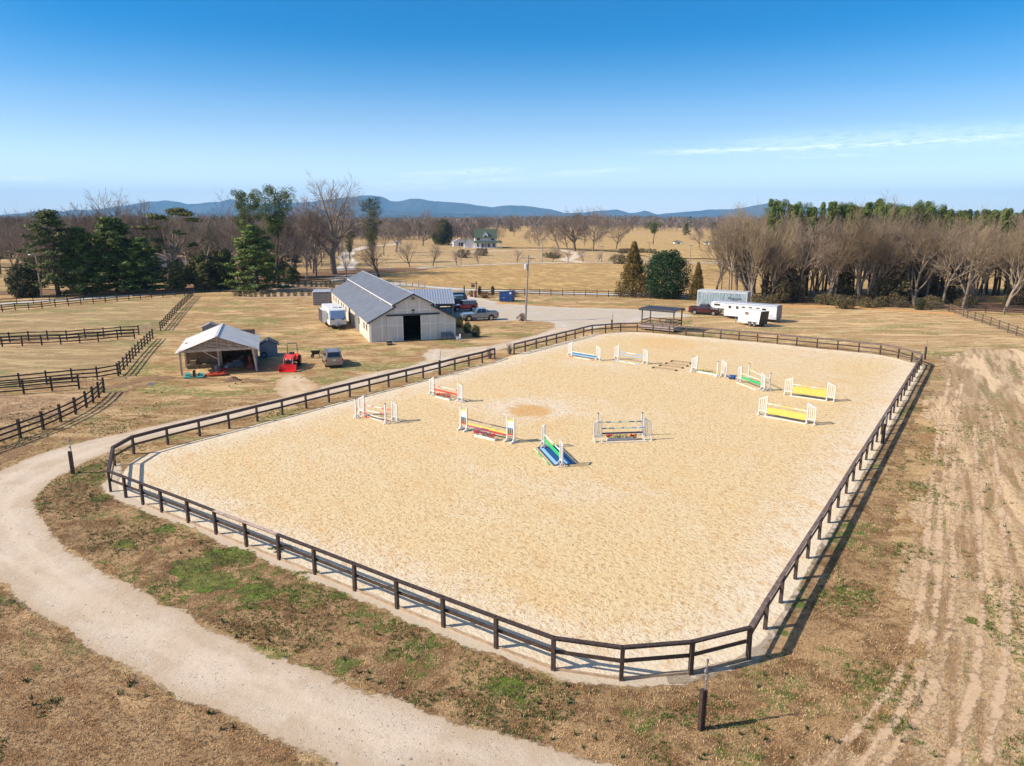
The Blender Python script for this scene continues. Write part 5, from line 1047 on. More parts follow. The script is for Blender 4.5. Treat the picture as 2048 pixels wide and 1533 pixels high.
# dumpster, sign, barrel
t = thing('dumpster', 'dark blue dumpster with white markings behind the gravel parking', 'dumpster', vec3(gp(998,603.5)), R(-14)); bl_ = mat('dumpster_blue', (.010,.05,.20), .5, var=.2)
q = MB(); vs = []
for y in (0, 2.0): vs += [(0,y,.1),(2.7,y,.1),(2.7,y,2.05),(.1,y,1.75)]
q.add(vs, [(0,1,2,3),(7,6,5,4),(0,4,5,1),(1,5,6,2),(2,6,7,3),(3,7,4,0)]); q.build('bin', bl_, t, False, .03)
q = MB(); q.quad((-.05,-.05,1.75),(2.75,-.05,2.07),(2.75,2.05,2.07),(-.05,2.05,1.75),0,.05); q.build('lid', mat('lid_navy', (.015,.03,.10), .5), t)
q = MB(); [q.bb(x-.04,x+.04,-.05,0,.2,1.6) for x in (.5,1.2,1.9)]; q.bb(.0,2.7,-.06,0,1.0,1.1); q.build('ribs', bl_, t)
q = MB(); q.bb(2.1,2.5,-.012,-.004,1.5,1.9); q.bb(.75,1.25,-.075,-.06,.75,.8); q.build('sticker', mat('pale_sticker', (.5,.55,.6), .6), t)
t = thing('hanging_sign', 'small dark hanging sign board on a tall cross post by the drive entrance', 'sign', vec3(gp(952.8,591.5)), R(5)); q = MB(); q.bb(-.08,.08,-.08,.08,0,3.0); q.build('post', black_wood, t); q = MB(); q.beam((-1.25,0,2.55),(.4,0,2.6),.1,.1); q.build('cross_arm', black_wood, t)
q = MB(); q.bb(-1.05,-.35,-.03,.03,1.75,2.35); sb = q.build('sign_board', mat('sign_dark', (.05,.055,.05), .6), t); q = MB(); [q.bb(x-.01,x+.01,-.01,.01,2.35,2.55) for x in (-.95,-.45)]; q.build('chains', steel, sb)
q = MB(); q.bb(-.95,-.45,-.038,-.03,1.98,2.10); q.build('sign_stripe', mat('sign_grey', (.2,.22,.2), .6), sb)
t = thing('red_post_box', 'thick red and white striped round post beside the hanging sign', 'post', vec3(gp(950.5,595.5))); q = MB(); q.tube([(0,0,0),(0,0,1.45)], .34, 14); q.build('red_body', flat('dull_red', (.38,.035,.04), .6), t); q = MB(); q.bb(-.33,-.2,-.36,-.1,0,1.45); q.build('white_stripe', white_m, t)
# wheelbarrow, spreader, mowers
bp = mat('barrow_black', (.025,.024,.023), .6)
t = thing('wheelbarrow', 'black two wheeled yard cart left of the beige car', 'cart', vec3(gp(632,715)), R(12)); q = MB(); q.add([(-.55,-.35,.75),(.55,-.35,.75),(.55,.35,.75),(-.55,.35,.75),(-.3,-.22,.38),(.3,-.22,.38),(.3,.22,.38),(-.3,.22,.38),(-.5,-.3,.74),(.5,-.3,.74),(.5,.3,.74),(-.5,.3,.74)], [(4,7,6,5),(0,1,5,4)[::-1],(1,2,6,5)[::-1],(2,3,7,6)[::-1],(3,0,4,7)[::-1],(0,1,9,8),(1,2,10,9),(2,3,11,10),(3,0,8,11),(8,9,5,4),(9,10,6,5),(10,11,7,6),(11,8,4,7)]); q.build('tray', bp, t)
for s_ in (-1, 1): q = MB(); q.tube([(.3,s_*.25,.4),(1.05,s_*.28,.72)], .022, 6); q.tube([(.35,s_*.25,.4),(.45,s_*.25,0)], .02, 6); q.build('handle', bp, t); wheel(t, -.38, s_*.3, .2, .09, .5, s_)
t = thing('ground_spreader', 'teal green low rectangular field drag on the grass by the left shed post', 'implement', vec3(gp(389,756)), R(8)); q = MB(); q.tube([(-.95,-.3,.1),(.95,-.3,.1),(.95,.35,.1),(-.95,.35,.1),(-.95,-.3,.1)], .05, 6); q.tube([(-.85,-.1,.35),(.85,-.1,.35)], .05, 6); q.build('frame', flat('teal_paint', (.01,.20,.19), .5), t)
[MB().quad((x,-.25,.12),(x+.5,-.25,.12),(x+.5,.3,.42),(x,.3,.42),0,.03).build('side_panel', flat('teal_panel', (.02,.30,.28), .5), t) for x in (-.9,.35)]; q = MB(); q.bb(-.08,.08,-.2,.3,.1,.75); q.build('mast', black_pl, t)
t = thing('mower_deck', 'red and orange mower attachment on the ground beside the teal drag', 'mower', vec3(gp(434,752)), R(12)); q = MB(); q.zprism([(-1.0,-.3),(-.3,-.45),(.5,-.4),(1.1,-.1),(.9,.4),(-.2,.5),(-.9,.3)], .1, .26); q.build('deck', flat('faded_red', (.42,.055,.02)), t, False, .03); q = MB(); [q.tube([(x,y,.26),(x,y,.42)], .12, 10) for x, y in ((-.55,0),(.1,.05),(.7,.05))]; q.build('spindle_covers', flat('dark_red', (.35,.02,.015)), t)
q = MB(); q.beam((-.1,.2,.3),(.1,.9,.85),.08,.08); q.beam((.3,.3,.3),(.2,.9,.85),.08,.08); q.tube([(.9,.1,.3),(1.1,.2,.55)], .04, 6); q.build('linkage', black_pl, t)
for x, y in ((-1.0,-.2),(1.05,-.25)): wheel(t, x, y, .13, .08, .5, 1)
t = thing('mower_deck', 'smaller dark red implement against the foot of the middle shed post', 'mower', vec3(gp(446,744)), R(30)); q = MB(); q.box((0,0,.25),(.9,.6,.22),.2); q.build('housing', MC['dark_red'], t, False, .03); q = MB(); q.beam((-.3,0,.3),(.2,.2,.8),.07,.07); q.tube([(0,.3,.3),(.3,.35,.6)], .05, 6); q.build('linkage', black_pl, t)
# log edging beside the barn
la, lb = gp(913,639), gp(955,660); q = MB()
for k in range(6): u0, u1 = k/6+.01, (k+1)/6-.01; A_, B_ = la.lerp(lb,u0), la.lerp(lb,u1); q.tube([(*(A_-la),.1),(*(B_-la),.1)], .12, 8)
tag(q.build('log_edging', mat('log_wood', (.46,.33,.18), .8)), 'row of pale logs edging the bank beside the barn below the pickup', 'log edging', loc=vec3(la))
# ================================================================== trees and shrubs
def bark_mat(name, a, b): 
    m, nt, bs = nt_new(name); v = obj_(nt); inf = N(nt, 'ShaderNodeObjectInfo').outputs['Random']
    c = mix(nt, noise_(nt, v, 1.3, 4), a, b); hsv = N(nt, 'ShaderNodeHueSaturation'); nt.links.new(c, hsv.inputs['Color']); nt.links.new(math_(nt, 'MULTIPLY_ADD', inf, .5, .75), hsv.inputs['Value'])
    nt.links.new(hsv.outputs[0], bs.inputs['Base Color']); bs.inputs['Roughness'].default_value = .9; bs.inputs['Specular IOR Level'].default_value = .1; return m
bark = bark_mat('grey_bark', (.16,.125,.10), (.30,.25,.20)); twig = bark_mat('bare_twigs', (.17,.125,.095), (.34,.27,.21)); twig_r = bark_mat('reddish_twigs', (.15,.115,.095), (.29,.225,.18)); twig_p = bark_mat('pale_twigs', (.36,.27,.20), (.50,.40,.31))
twig_t = bark_mat('tan_twigs', (.19,.14,.085), (.42,.33,.22)); dbark = bark_mat('dark_bark', (.06,.045,.035), (.13,.10,.08))
def tubes_np(segs, k):
    """segs: rows p0(3) p1(3) r0 r1"""
    S = np.asarray(segs, np.float64); p0, p1, r0, r1 = S[:,0:3], S[:,3:6], S[:,6], S[:,7]; d = p1-p0; d /= np.maximum(np.linalg.norm(d, axis=1, keepdims=True), 1e-6)
    u = np.where(np.abs(d[:,2:3]) < .9, np.array([[0,0,1.0]]), np.array([[1.0,0,0]])); a = np.cross(d, u); a /= np.linalg.norm(a, axis=1, keepdims=True); b = np.cross(d, a)
    V = np.empty((len(S), 2*k, 3))
    for j in range(k):
        t = 2*math.pi*j/k; o = a*math.cos(t)+b*math.sin(t); V[:,j] = p0+o*r0[:,None]; V[:,k+j] = p1+o*r1[:,None]
    base = (np.arange(len(S))*2*k)[:,None]; Fq = np.concatenate([base+np.array([[j,(j+1)%k,k+(j+1)%k,k+j]]) for j in range(k)], 0)
    return V.reshape(-1,3), Fq
def bare(seed, H, r0, fork=.3, ang=38, kids_=(6,6,5,4), up=.10, wob=.13, first=.75, tw=.012, droop=0.0, trunks=1, mats=(bark, twig), name='bare_tree', lean=0.0, span=.35):
    rr = random.Random(seed); big = []; small = []
    nr = np.random.default_rng(seed)
    def grow(p, d, L, r, lv):
        n = 5 if lv == 0 else (4 if lv < 3 else 2); pts = [p]; rad = [r]; dd = d.copy()
        for i in range(n):
            dd = dd+Vector((rr.gauss(0,wob),rr.gauss(0,wob),rr.gauss(0,wob)*.6+(up if lv else .05)-droop*(lv >= 3))); dd.normalize()
            q = pts[-1]+dd*(L/n); rn = max(tw*.6, r*(1-(.62 if lv else .45)*(i+1)/n))
            (big if lv <= 1 else small).append((*pts[-1], *q, rad[-1], rn)); pts.append(q); rad.append(rn)
        if lv >= len(kids_): return
        m = kids_[lv]
        for c in range(m):
            f0 = fork if lv == 0 else span; f = f0+(1-f0)*((c+rr.random())/m); 
            if c == m-1: f = 1.0
            i = min(int(f*n), n-1); fr = f*n-i; bp_ = pts[i].lerp(pts[i+1], fr); rb = rad[i]+(rad[i+1]-rad[i])*fr
            ax = (pts[i+1]-pts[i]).normalized(); az_ = rr.uniform(0, 2*math.pi) if lv else 2*math.pi*(c*.382+rr.uniform(-.06,.06))
            s = ax.cross(Vector((0,0,1)) if abs(ax.z) < .9 else Vector((1,0,0))).normalized(); s2 = ax.cross(s)
            a_ = R(ang*rr.uniform(.65,1.3)*(1 if c < m-1 else .35)); nd = ax*math.cos(a_)+(s*math.cos(az_)+s2*math.sin(az_))*math.sin(a_)
            grow(bp_, nd, L*(first if lv == 0 else .62)*rr.uniform(.75,1.15)*(1.1-.45*(f-f0)), max(tw, rb*rr.uniform(.55,.75)), lv+1)
    for k in range(trunks):
        a = rr.uniform(0, 6.28); d = Vector((math.cos(a)*lean, math.sin(a)*lean, 1)).normalized(); o = Vector((math.cos(a), math.sin(a), 0))*(.25*(trunks > 1))
        grow(o, d, H*.55*(1 if trunks == 1 else rr.uniform(.8,1)), r0, 0)
    mz = sorted(s[5] for s in small)[int(len(small)*.993)]; k = H/mz
    big = [tuple(v*k for v in s[:6])+s[6:] for s in big]; small = [tuple(v*k for v in s[:6])+s[6:] for s in small]
    t = thing(name, 'x', 'tree'); t['protoH'] = H
    V, Fq = tubes_np(big, 6); npmesh('trunk', V, Fq, mats[0], t, smooth=True)
    V, Fq = tubes_np(small, 3); npmesh('crown', V, Fq, mats[1], t)
    return t
def foliage_mat(name, a, b, c3=None, sc_=.8):
    m, nt, bs = nt_new(name); v = obj_(nt); inf = N(nt, 'ShaderNodeObjectInfo').outputs['Random']; rn = N(nt, 'ShaderNodeAttribute', attribute_name='rnd').outputs['Fac']
    c = mix(nt, sstep(nt, noise_(nt, v, sc_, 4, .6), .38, .62), a, b)
    if c3: c = mix(nt, sstep(nt, noise_(nt, v, sc_*.6, 3, .5), .52, .66), c, c3)
    hsv = N(nt, 'ShaderNodeHueSaturation'); nt.links.new(c, hsv.inputs['Color']); nt.links.new(math_(nt, 'ADD', math_(nt, 'MULTIPLY', rn, .8), math_(nt, 'MULTIPLY_ADD', inf, .3, .45)), hsv.inputs['Value'])
    nt.links.new(hsv.outputs[0], bs.inputs['Base Color']); bs.inputs['Roughness'].default_value = .75; bs.inputs['Specular IOR Level'].default_value = .25; return m
def leaves(clumps, size, seed=0, flatn=0.0, shell=.55, aspect=2.2):
    """clumps rows: x y z rx ry rz n ; small four cornered leaf sprays through each clump"""
    r = np.random.default_rng(seed); Vs = []; A = []
    for c in clumps:
        n = int(c[6]); d = r.normal(size=(n,3)); d /= np.linalg.norm(d, axis=1, keepdims=True); rad = r.uniform(shell, 1, n)**.6
        C = np.array(c[:3])+d*np.array(c[3:6])*rad[:,None]; nn = d+r.normal(size=(n,3))*.6+np.array([0,0,flatn]); nn /= np.linalg.norm(nn, axis=1, keepdims=True)
        u = np.cross(nn, r.normal(size=(n,3))); u /= np.linalg.norm(u, axis=1, keepdims=True); v = np.cross(nn, u); s = size*r.uniform(.5,1.3,n)[:,None]
        Vs.append(np.stack([C-u*s*.5, C+v*s/aspect*.5, C+u*s*.5, C-v*s/aspect*.5], 1)); A.append(np.repeat(r.uniform(0,1,n), 4))
    V = np.concatenate(Vs).reshape(-1,3); n = len(V)//4
    return V, (np.arange(n)*4)[:,None]+np.arange(4), np.concatenate(A)
def ever(name, H, clumps, size, fm, trunk, seed=0, flatn=0.0, shell=.55, tm=dbark, aspect=2.2, cat='tree'):
    t = thing(name, 'x', cat); t['protoH'] = H
    if trunk: V, Fq = tubes_np(trunk, 6); npmesh('trunk', V, Fq, tm, t, smooth=True)
    V, Fq, A = leaves(clumps, size, seed, flatn, shell, aspect); npmesh('crown', V, Fq, fm, t, attr={'rnd': A}); return t
def chain(p, q, r0, r1, n=4, w=.2, rr=random):
    p, q = Vector(p), Vector(q); out = []; last = p
    for i in range(n):
        c = p.lerp(q, (i+1)/n)+(Vector((rr.gauss(0,w),rr.gauss(0,w),rr.gauss(0,w*.3))) if i < n-1 else Vector()); out.append((*last, *c, r0+(r1-r0)*i/n, r0+(r1-r0)*(i+1)/n)); last = c
    return out
G_pine = foliage_mat('pine_needles', (.04,.075,.018), (.13,.18,.035), (.17,.185,.05)); G_dark = foliage_mat('dark_evergreen', (.032,.052,.018), (.095,.118,.034), (.15,.15,.045)); G_holly = foliage_mat('holly_green', (.010,.035,.014), (.03,.075,.025))
G_brown = foliage_mat('bronze_conifer', (.11,.075,.02), (.20,.135,.035), (.07,.07,.02)); G_olive = foliage_mat('olive_conifer', (.05,.065,.02), (.15,.155,.04), (.18,.155,.05)); G_mag = foliage_mat('magnolia', (.03,.045,.018), (.085,.085,.035), (.14,.11,.05))
def cedar(seed, H, Rb, name='cedar_tree', fm=G_dark, top=.15, low=.06, dens=1.0):
    rr = random.Random(seed); tr = chain((0,0,0),(rr.uniform(-.5,.5),0,H*.96), H*.028, .05, 6, .15, rr); cl = []
    n = int(46*dens)
    for i in range(n):
        f = low+(1-low)*(i/n)**.9; z = H*f; Rr = Rb*(1-f)**.62*rr.uniform(.55,1.15)+Rb*.06; a = i*2.4+rr.uniform(-.5,.5); x, y = math.cos(a), math.sin(a)
        tr.append((0,0,z-.3, x*Rr*.8, y*Rr*.8, z+rr.uniform(-.3,.5), .09, .03))
        for k in (.45,.75,1.0): cl.append((x*Rr*k, y*Rr*k, z+rr.uniform(-.3,.5), Rb*.22*rr.uniform(.7,1.3), Rb*.22*rr.uniform(.7,1.3), H*.022*rr.uniform(.8,1.7), int(110*dens)))
    cl.append((0,0,H*.95,.5,.5,.9,130)); return ever(name, H, cl, .5, fm, tr, seed, .8, .2)
def pine(seed, H, Rb, crown0=.45, fm=G_pine, name='pine_tree', n=26, lump=1.0, spiky=False):
    rr = random.Random(seed); tr = chain((0,0,0),(rr.uniform(-.6,.6),rr.uniform(-.6,.6),H*.95), H*.015+.05, .06, 6, .12, rr); cl = []
    for i in range(n):
        f = crown0+(1-crown0)*(i+.5)/n; z = H*f; u = (f-crown0)/(1-crown0); Rr = Rb*math.sin(math.pi*min(1, .25+.75*(1-u)**.8))*rr.uniform(.4,1.0)+.2; a = i*2.4+rr.uniform(-.6,.6)
        if spiky: Rr = Rb*(1-u)**.8*rr.uniform(.6,1.0)
        x, y = math.cos(a)*Rr, math.sin(a)*Rr; tr.append((0,0,z-.6,x,y,z,.07,.03)); s = Rb*.36*rr.uniform(.6,1.25)*lump; cl.append((x,y,z,s,s,s*.8,300)); cl.append((x*.4,y*.4,z-s*.3,s,s,s,160))
    cl.append((0,0,H*.97,.55,.55,.7,150)); return ever(name, H, cl, .38, fm, tr, seed, .3, .3, aspect=3)
def blob(seed, H, Rx, base=.05, fm=G_holly, name='evergreen_tree', cone=0.0, n=60, size=.42, per=150, trunk=True, cat='tree', rag=.25):
    rr = random.Random(seed); cl = []
    for i in range(n):
        f = (i+.5)/n; z = H*(base+(1-base)*f*.96); prof = ((1-f)**.75 if cone else math.sin(math.pi*min(1,max(0,.12+.80*f)))**.6); Rr = Rx*prof*rr.uniform(1-rag,1+rag*.4); a = i*2.4
        s = max(.25, Rx*.27*(.45+prof*.6)*rr.uniform(.8,1.2)); cl.append((math.cos(a)*max(0,Rr-s*.5), math.sin(a)*max(0,Rr-s*.5), z, s, s, s*1.1, per))
        if i % 2 == 0: cl.append((math.cos(a+1)*Rr*.45, math.sin(a+1)*Rr*.45, z, s*1.2, s*1.2, s*1.1, int(per*.5)))
    return ever(name, H, cl, size, fm, chain((0,0,0),(0,0,H*.7),H*.02+.03,.04,3,.03,rr) if trunk else None, seed, .1, .4, cat=cat)
PROT = {}
def proto(k, o): PROT[k] = o; o.location = (0,-500,-60); return o
proto('oak', bare(12, 24, .80, .30, 50, (12,7,5,5), .06, .12, .85, .030, mats=(bark, twig)))
proto('oak2', bare(23, 21, .50, .20, 42, (8,7,5,5), .09, .15, .78, .030, mats=(bark, twig_r)))
proto('wood1', bare(31, 17, .26, .18, 27, (9,6,5,4), .10, .10, .82, .020, mats=(bark, twig_t)))
proto('wood2', bare(37, 17, .24, .25, 31, (8,6,5,4), .09, .12, .78, .020, trunks=2, lean=.12, mats=(bark, twig_t)))
proto('wood3', bare(41, 16, .22, .30, 34, (8,5,5,4), .08, .12, .72, .020, mats=(bark, twig)))
proto('wood4', bare(43, 18, .25, .42, 30, (10,6,5,4), .10, .15, .62, .020, mats=(twig_p, twig))); proto('wood5', bare(49, 17, .30, .30, 44, (8,6,5,4), .06, .17, .70, .022, mats=(bark, twig_r)))
proto('tall', bare(53, 20, .30, .35, 36, (8,5,5,4), .08, .14, .55, .018, mats=(twig_p, twig)))
proto('small', bare(61, 9, .16, .25, 38, (8,5,5), .06, .13, .85, .020, mats=(bark, twig_p)))
proto('orn', bare(67, 9, .18, .16, 36, (9,6,5,3), .07, .10, .85, .020, mats=(dbark, twig_p)))
proto('multi', bare(71, 10, .16, .3, 36, (6,5,5), .06, .18, .75, .022, trunks=4, lean=.4, mats=(dbark, twig)))
proto('round', bare(79, 20, .4, .15, 42, (10,6,6,4), .07, .11, .78, .026, mats=(bark, twig_r)))
proto('cedar', cedar(3, 17, 7.6)); proto('cedar2', cedar(8, 14, 5.2, fm=G_olive)); proto('hemlock', cedar(13, 14, 6.2, fm=G_pine, low=.03, dens=1.25))
proto('pine', pine(5, 21, 3.6, .40, n=34)); proto('pine2', pine(9, 19, 3.0, .30, n=38)); proto('pine3', pine(17, 20, 2.6, .35, n=36, spiky=True, lump=.85)); proto('pinebig', pine(15, 23, 5.6, .55, n=34, lump=.9)); proto('darkpine', pine(19, 22, 4.6, .25, fm=G_dark, n=34))
proto('understory', blob(21, 8, 3.2, .05, G_olive, cone=0, n=44, size=.5, per=110, rag=.5)); proto('under2', blob(22, 7, 2.6, .05, foliage_mat('brown_olive', (.08,.065,.03), (.15,.12,.055), (.14,.09,.05)), cone=0, n=40, size=.5, per=70, rag=.6)); proto('darkround', blob(25, 14, 7.5, .08, G_dark, n=60, size=.8, per=170, rag=.35))
proto('bronze', blob(27, 11.4, 3.5, 0, G_brown, cone=1, n=90, size=.34, per=140, rag=.3)); proto('holly', blob(29, 9.2, 4.7, 0, G_holly, n=90, size=.36, per=190, rag=.22)); proto('magnolia', blob(33, 7, 3.2, 0, G_mag, n=60, size=.4, per=120, rag=.3))
proto('shrub', blob(35, 1.3, .75, 0, foliage_mat('shrub_leaf', (.07,.07,.02), (.13,.11,.035), (.17,.10,.04)), name='shrub', n=16, size=.14, per=60, trunk=True, cat='shrub', rag=.3))
proto('ball', blob(39, 1.3, .75, 0, G_holly, name='shrub', n=30, size=.10, per=120, cat='shrub', rag=.03)); proto('brush', blob(43, 2.2, 2.0, 0, foliage_mat('brush', (.10,.085,.04), (.19,.13,.07), (.09,.12,.035)), name='shrub', n=24, size=.3, per=60, cat='shrub', rag=.5))
proto('topiary', blob(45, 1.9, .42, 0, G_holly, name='shrub', n=16, size=.12, per=110, cat='shrub', rag=.1)); proto('redshrub', blob(47, 1.2, 1.1, 0, foliage_mat('russet', (.10,.045,.03), (.16,.08,.04)), name='shrub', n=18, size=.16, per=60, cat='shrub', rag=.5))
# flat topped cedar built limb by limb
rr = random.Random(4); tr = chain((0,0,0),(.3,0,6.5),.42,.34,4,.12,rr); cl = []
for (x, y, z, s) in ((-4.3,.5,13.2,1.0),(-1.8,-.6,15.6,1.0),(1.0,.8,16.9,1.2),(3.6,-.4,16.3,1.1),(5.2,.6,14.9,.8),(-2.6,1.4,10.6,.75),(2.8,-1.3,12.4,.7),(-5.0,-.8,9.3,.7),(4.2,1.2,9.6,.6)):
    tr += chain((.3,0,6.3 if z > 12 else 5.0),(x,y,z-.3),.24 if z > 12 else .15,.05,5,.25,rr)
    for k in range(6): a = rr.uniform(0,6.28); d = rr.uniform(.3,2.1)*s; cl.append((x+math.cos(a)*d, y+math.sin(a)*d, z+rr.uniform(-.25,.35), 1.35*s, 1.35*s, .38*s, 150))
proto('flattop', ever('cedar_tree', 17, cl, .5, G_olive, tr, 4, 1.0, .1, tm=bark))
USED = set()
def plant(k, px, py, top=None, label=None, sx=1.0, group=None, rz=None, H=None, world=None):
    P_ = PROT[k]; g = world if world is not None else gp(px, py)
    if top is not None: H = hfor(g, top)
    s = (H or P_['protoH'])/P_['protoH']; rz = random.uniform(0, 6.28) if rz is None else rz
    o = dup(P_, label, (g[0], g[1], float(hgt(np.array([[g[0], g[1]]]))[0])), rz, s*sx, s, group)
    return o
# --- trees one can name, from left to right
plant('magnolia', 52, 594, 530, 'broad glossy leaved evergreen bush beside the left light pole', 1.15)
plant('cedar', 118, 592, 421, 'big dark layered cedar, the leftmost tall evergreen', 1.0, rz=1.0)
plant('hemlock', 172, 590, 456, 'narrower dark cedar just right of the big layered cedar', .8)
plant('hemlock', 236, 586, 437, 'wide feathery green tree left of the flat topped cedar', 1.05)
plant('hemlock', 292, 586, 476, 'dark evergreen under the flat topped cedar, left side', 1.0)
plant('flattop', 348, 580, 421, 'flat topped cedar with bare crooked limbs', 1.0, rz=.2)
plant('small', 361, 583, 500, 'small pale bare tree standing by the lane below the flat topped cedar', 1.0)
plant('tall', 447, 578, 386, 'tall bare pale limbed tree left of the pines', 1.0)
plant('understory', 452, 578, 500, 'dark rounded evergreen at the foot of the tall pale bare tree', .9)
plant('understory', 402, 580, 512, 'bushy evergreen between the flat topped cedar and the tall bare tree', .95)
plant('pine', 503, 572, 384, 'slim pine rising above the big green conifer', .8)
plant('pinebig', 556, 566, 377, 'large round topped pine left of the great bare oak', 1.0)
plant('hemlock', 515, 583, 452, 'big bright green conifer right of the tall bare tree', 1.05, rz=2.0)
plant('oak2', 590, 553, 398, 'spreading bare tree just left of the great oak', .95)
plant('oak', 668, 549, 358, 'great bare oak with a huge crown behind the far end of the barn', 1.05, rz=.6)
plant('darkpine', 745, 526, 398, 'dark ragged pine right of the great oak', .95)
plant('multi', 757, 556, 478, 'low many stemmed bare tree right behind the barn ridge', 1.1)
plant('small', 693, 556, 492, 'small bare tree left of the barn ridge', 1.1)
plant('darkpine', 700, 520, 450, 'dark evergreen behind the trunk of the great oak', 1.2)
plant('round', 846, 492, 419, 'round crowned bare tree left of the dark round evergreen', 1.15)
plant('darkround', 884, 490, 441, 'dark round evergreen left of the white farmhouse', .95)
for i, (x, y, tp) in enumerate(((820,535,482),(866,533,488),(913,531,500),(957,528,498),(1034,526,498),(1105,525,490),(1137,525,498),(1167,525,498),(1197,525,505),(1226,525,506))):
    ords = ('first','second','third','fourth','fifth','sixth','seventh','eighth','ninth','last')
    plant('orn', x, y, tp, ords[i]+' from the left in the row of small bare trees along the road', 1.0, 'row of small bare trees along the road')
for x, y, tp, lb, k in ((1118,501,424,'leftmost of the three great bare trees in the middle distance','oak2'),(1150,502,418,'tallest of the three great bare trees, in the middle','oak'),(1186,503,414,'rightmost and densest of the three great bare trees in the middle distance','round'),(1232,500,440,'low wide bare tree right of the three great bare trees','oak2'),(1078,500,458,'smaller bare tree left of the three great bare trees','round'),(1028,478,432,'lone bare tree on the far pasture behind the farmhouse','round'),(930,480,440,'bare tree behind the farmhouse garage','oak2'),(1000,490,455,'bush like bare tree right of the farmhouse','round')):
    plant(k, x, y, tp, lb, 1.0)
plant('pinebig', 1306, 490, 445, 'lone green pine clump on the far pasture', 1.5)
plant('bronze', 1265, 593, 482, 'tall bronze cone shaped conifer beside the round holly', 1.05)
plant('holly', 1330, 596, 504, 'big round dark green holly between two bronze conifers', 1.0)
plant('bronze', 1393, 600, 524, 'small narrow bronze conifer behind the storage trailer', .85)
for x, y, tp, lb, k in ((240,562,384,'highest rounded bare tree over the left woods, left of the flat topped cedar','round'),(283,560,402,'bare tree right beside the highest rounded one over the left woods','oak2'),(198,560,408,'bare tree left of the highest rounded one over the left woods','oak2'),(24,566,424,'bare tree at the far left edge of the picture','oak2'),(633,556,432,'slim bare tree standing right against the great oak','wood3'),(612,560,470,'low bare tree left of the foot of the great oak','small'),(792,505,430,'bare tree right of the dark ragged pine','oak2'),(768,512,436,'bare tree close behind the dark ragged pine','wood3'),(545,566,428,'bare tree in front of the large round topped pine','oak2'),(412,566,430,'bare tree right of the flat topped cedar','wood3'),(475,562,418,'bare tree left of the slim pine','wood3')):
    plant(k, x, y, tp, lb, 1.0)
# --- the wood behind the lane on the left: many like trees
rr = random.Random(99)
def many(n, kinds, xr, yr, Hr, label, group, sx=(.85,1.2), avoid=None):
    for i in range(n):
        x = rr.uniform(*xr); y = rr.uniform(*yr); g = gp(x, y)
        if avoid and avoid(x, y): continue
        plant(rr.choice(kinds), 0, 0, None, label, rr.uniform(*sx), group, rr.uniform(0,6.28), rr.uniform(*Hr), g)
many(62, ('oak2','wood3','round','wood5','wood4'), (-60, 650), (514, 560), (13, 19.5), 'bare grey brown tree in the wood behind the cedars', 'bare trees of the left wood')
many(26, ('pine2','hemlock','cedar2','darkpine'), (-60, 620), (516, 562), (12, 17), 'evergreen among the bare trees of the left wood', 'evergreens of the left wood')
many(22, ('understory','cedar2','magnolia'), (-80, 640), (562, 586), (4, 8.0), 'low dark evergreen under the tall trees beside the lane', 'low evergreens beside the lane', avoid=lambda x, y: x < 25 or (600 < x) or (x > 440 and y > 570))
many(30, ('oak2','round','wood3','tall'), (690, 980), (468, 484), (12, 19), 'bare tree in the row behind the farm and its lawn', 'bare trees behind the farm')
many(26, ('round','oak2','wood3'), (1060, 1500), (474, 500), (9, 15), 'bare tree on the edge of the far pasture', 'bare trees on the far pasture edge', avoid=lambda x, y: 1250 < x < 1350)
many(14, ('darkround','pine2','cedar2'), (1000, 1500), (458, 474), (8, 13), 'small dark evergreen on the far golden pasture', 'evergreens on the far pasture')
many(12, ('darkround','darkpine','pine2'), (600, 960), (462, 480), (10, 16), 'dark evergreen in the far row behind the farm', 'evergreens behind the farm')
# --- the wood along the right pasture
for i, (x, y, tp, k) in enumerate(((1470,603,425,'wood1'),(1432,600,445,'wood3'),(1500,604,418,'wood2'),(1660,610,420,'wood1'),(1718,612,412,'wood1'),(1832,616,420,'wood2'),(1925,622,428,'wood1'),(2010,628,432,'wood2'),(1600,608,430,'wood3'),(1885,620,440,'wood3'))):
    plant(k, x, y-4, tp, ('bare tree with steep fanning branches at the front of the right wood'), 1.15, 'front trees of the right wood')
many(96, ('wood1','wood2','wood3','wood4','wood5'), (1425, 2150), (584, 606), (12.5, 18.3), 'bare tree inside the wood along the right pasture', 'bare trees of the right wood', (.7,1.0))
for i in range(48):
    x = 1535+i*13.2+rr.uniform(-6,6)
    plant(rr.choice(('pine','pine2','pine3','pine3')), x, rr.uniform(582,594), rr.uniform(400,418)+max(0,(x-1750))*.05, 'pine whose green top shows over the bare trees of the right wood', rr.uniform(.7,1.0), 'pines of the right wood')
many(16, ('under2',), (1500, 2130), (592, 608), (3.5, 8), 'olive evergreen in the undergrowth of the right wood', 'understorey of the right wood')
plant('under2', 1790, 606, 500, 'dense olive brown cedar filling the middle of the right wood', 1.2); plant('under2', 1560, 602, 515, 'dark evergreen near the left end of the right wood', 1.0)
many(26, ('brush',), (1500, 2140), (606, 618), (1.0, 2.0), 'low green brown brush along the fence of the right wood', 'brush along the right wood', (.8,1.3))
plant('magnolia', 1838, 620, 596, 'yellow green shrub standing at the fence of the right wood', .9)
g0 = gp(1750,385, 0) if False else None
plant('tall', 1738, 604, 386, 'tallest bare tree rising above the pines of the right wood', 1.0)
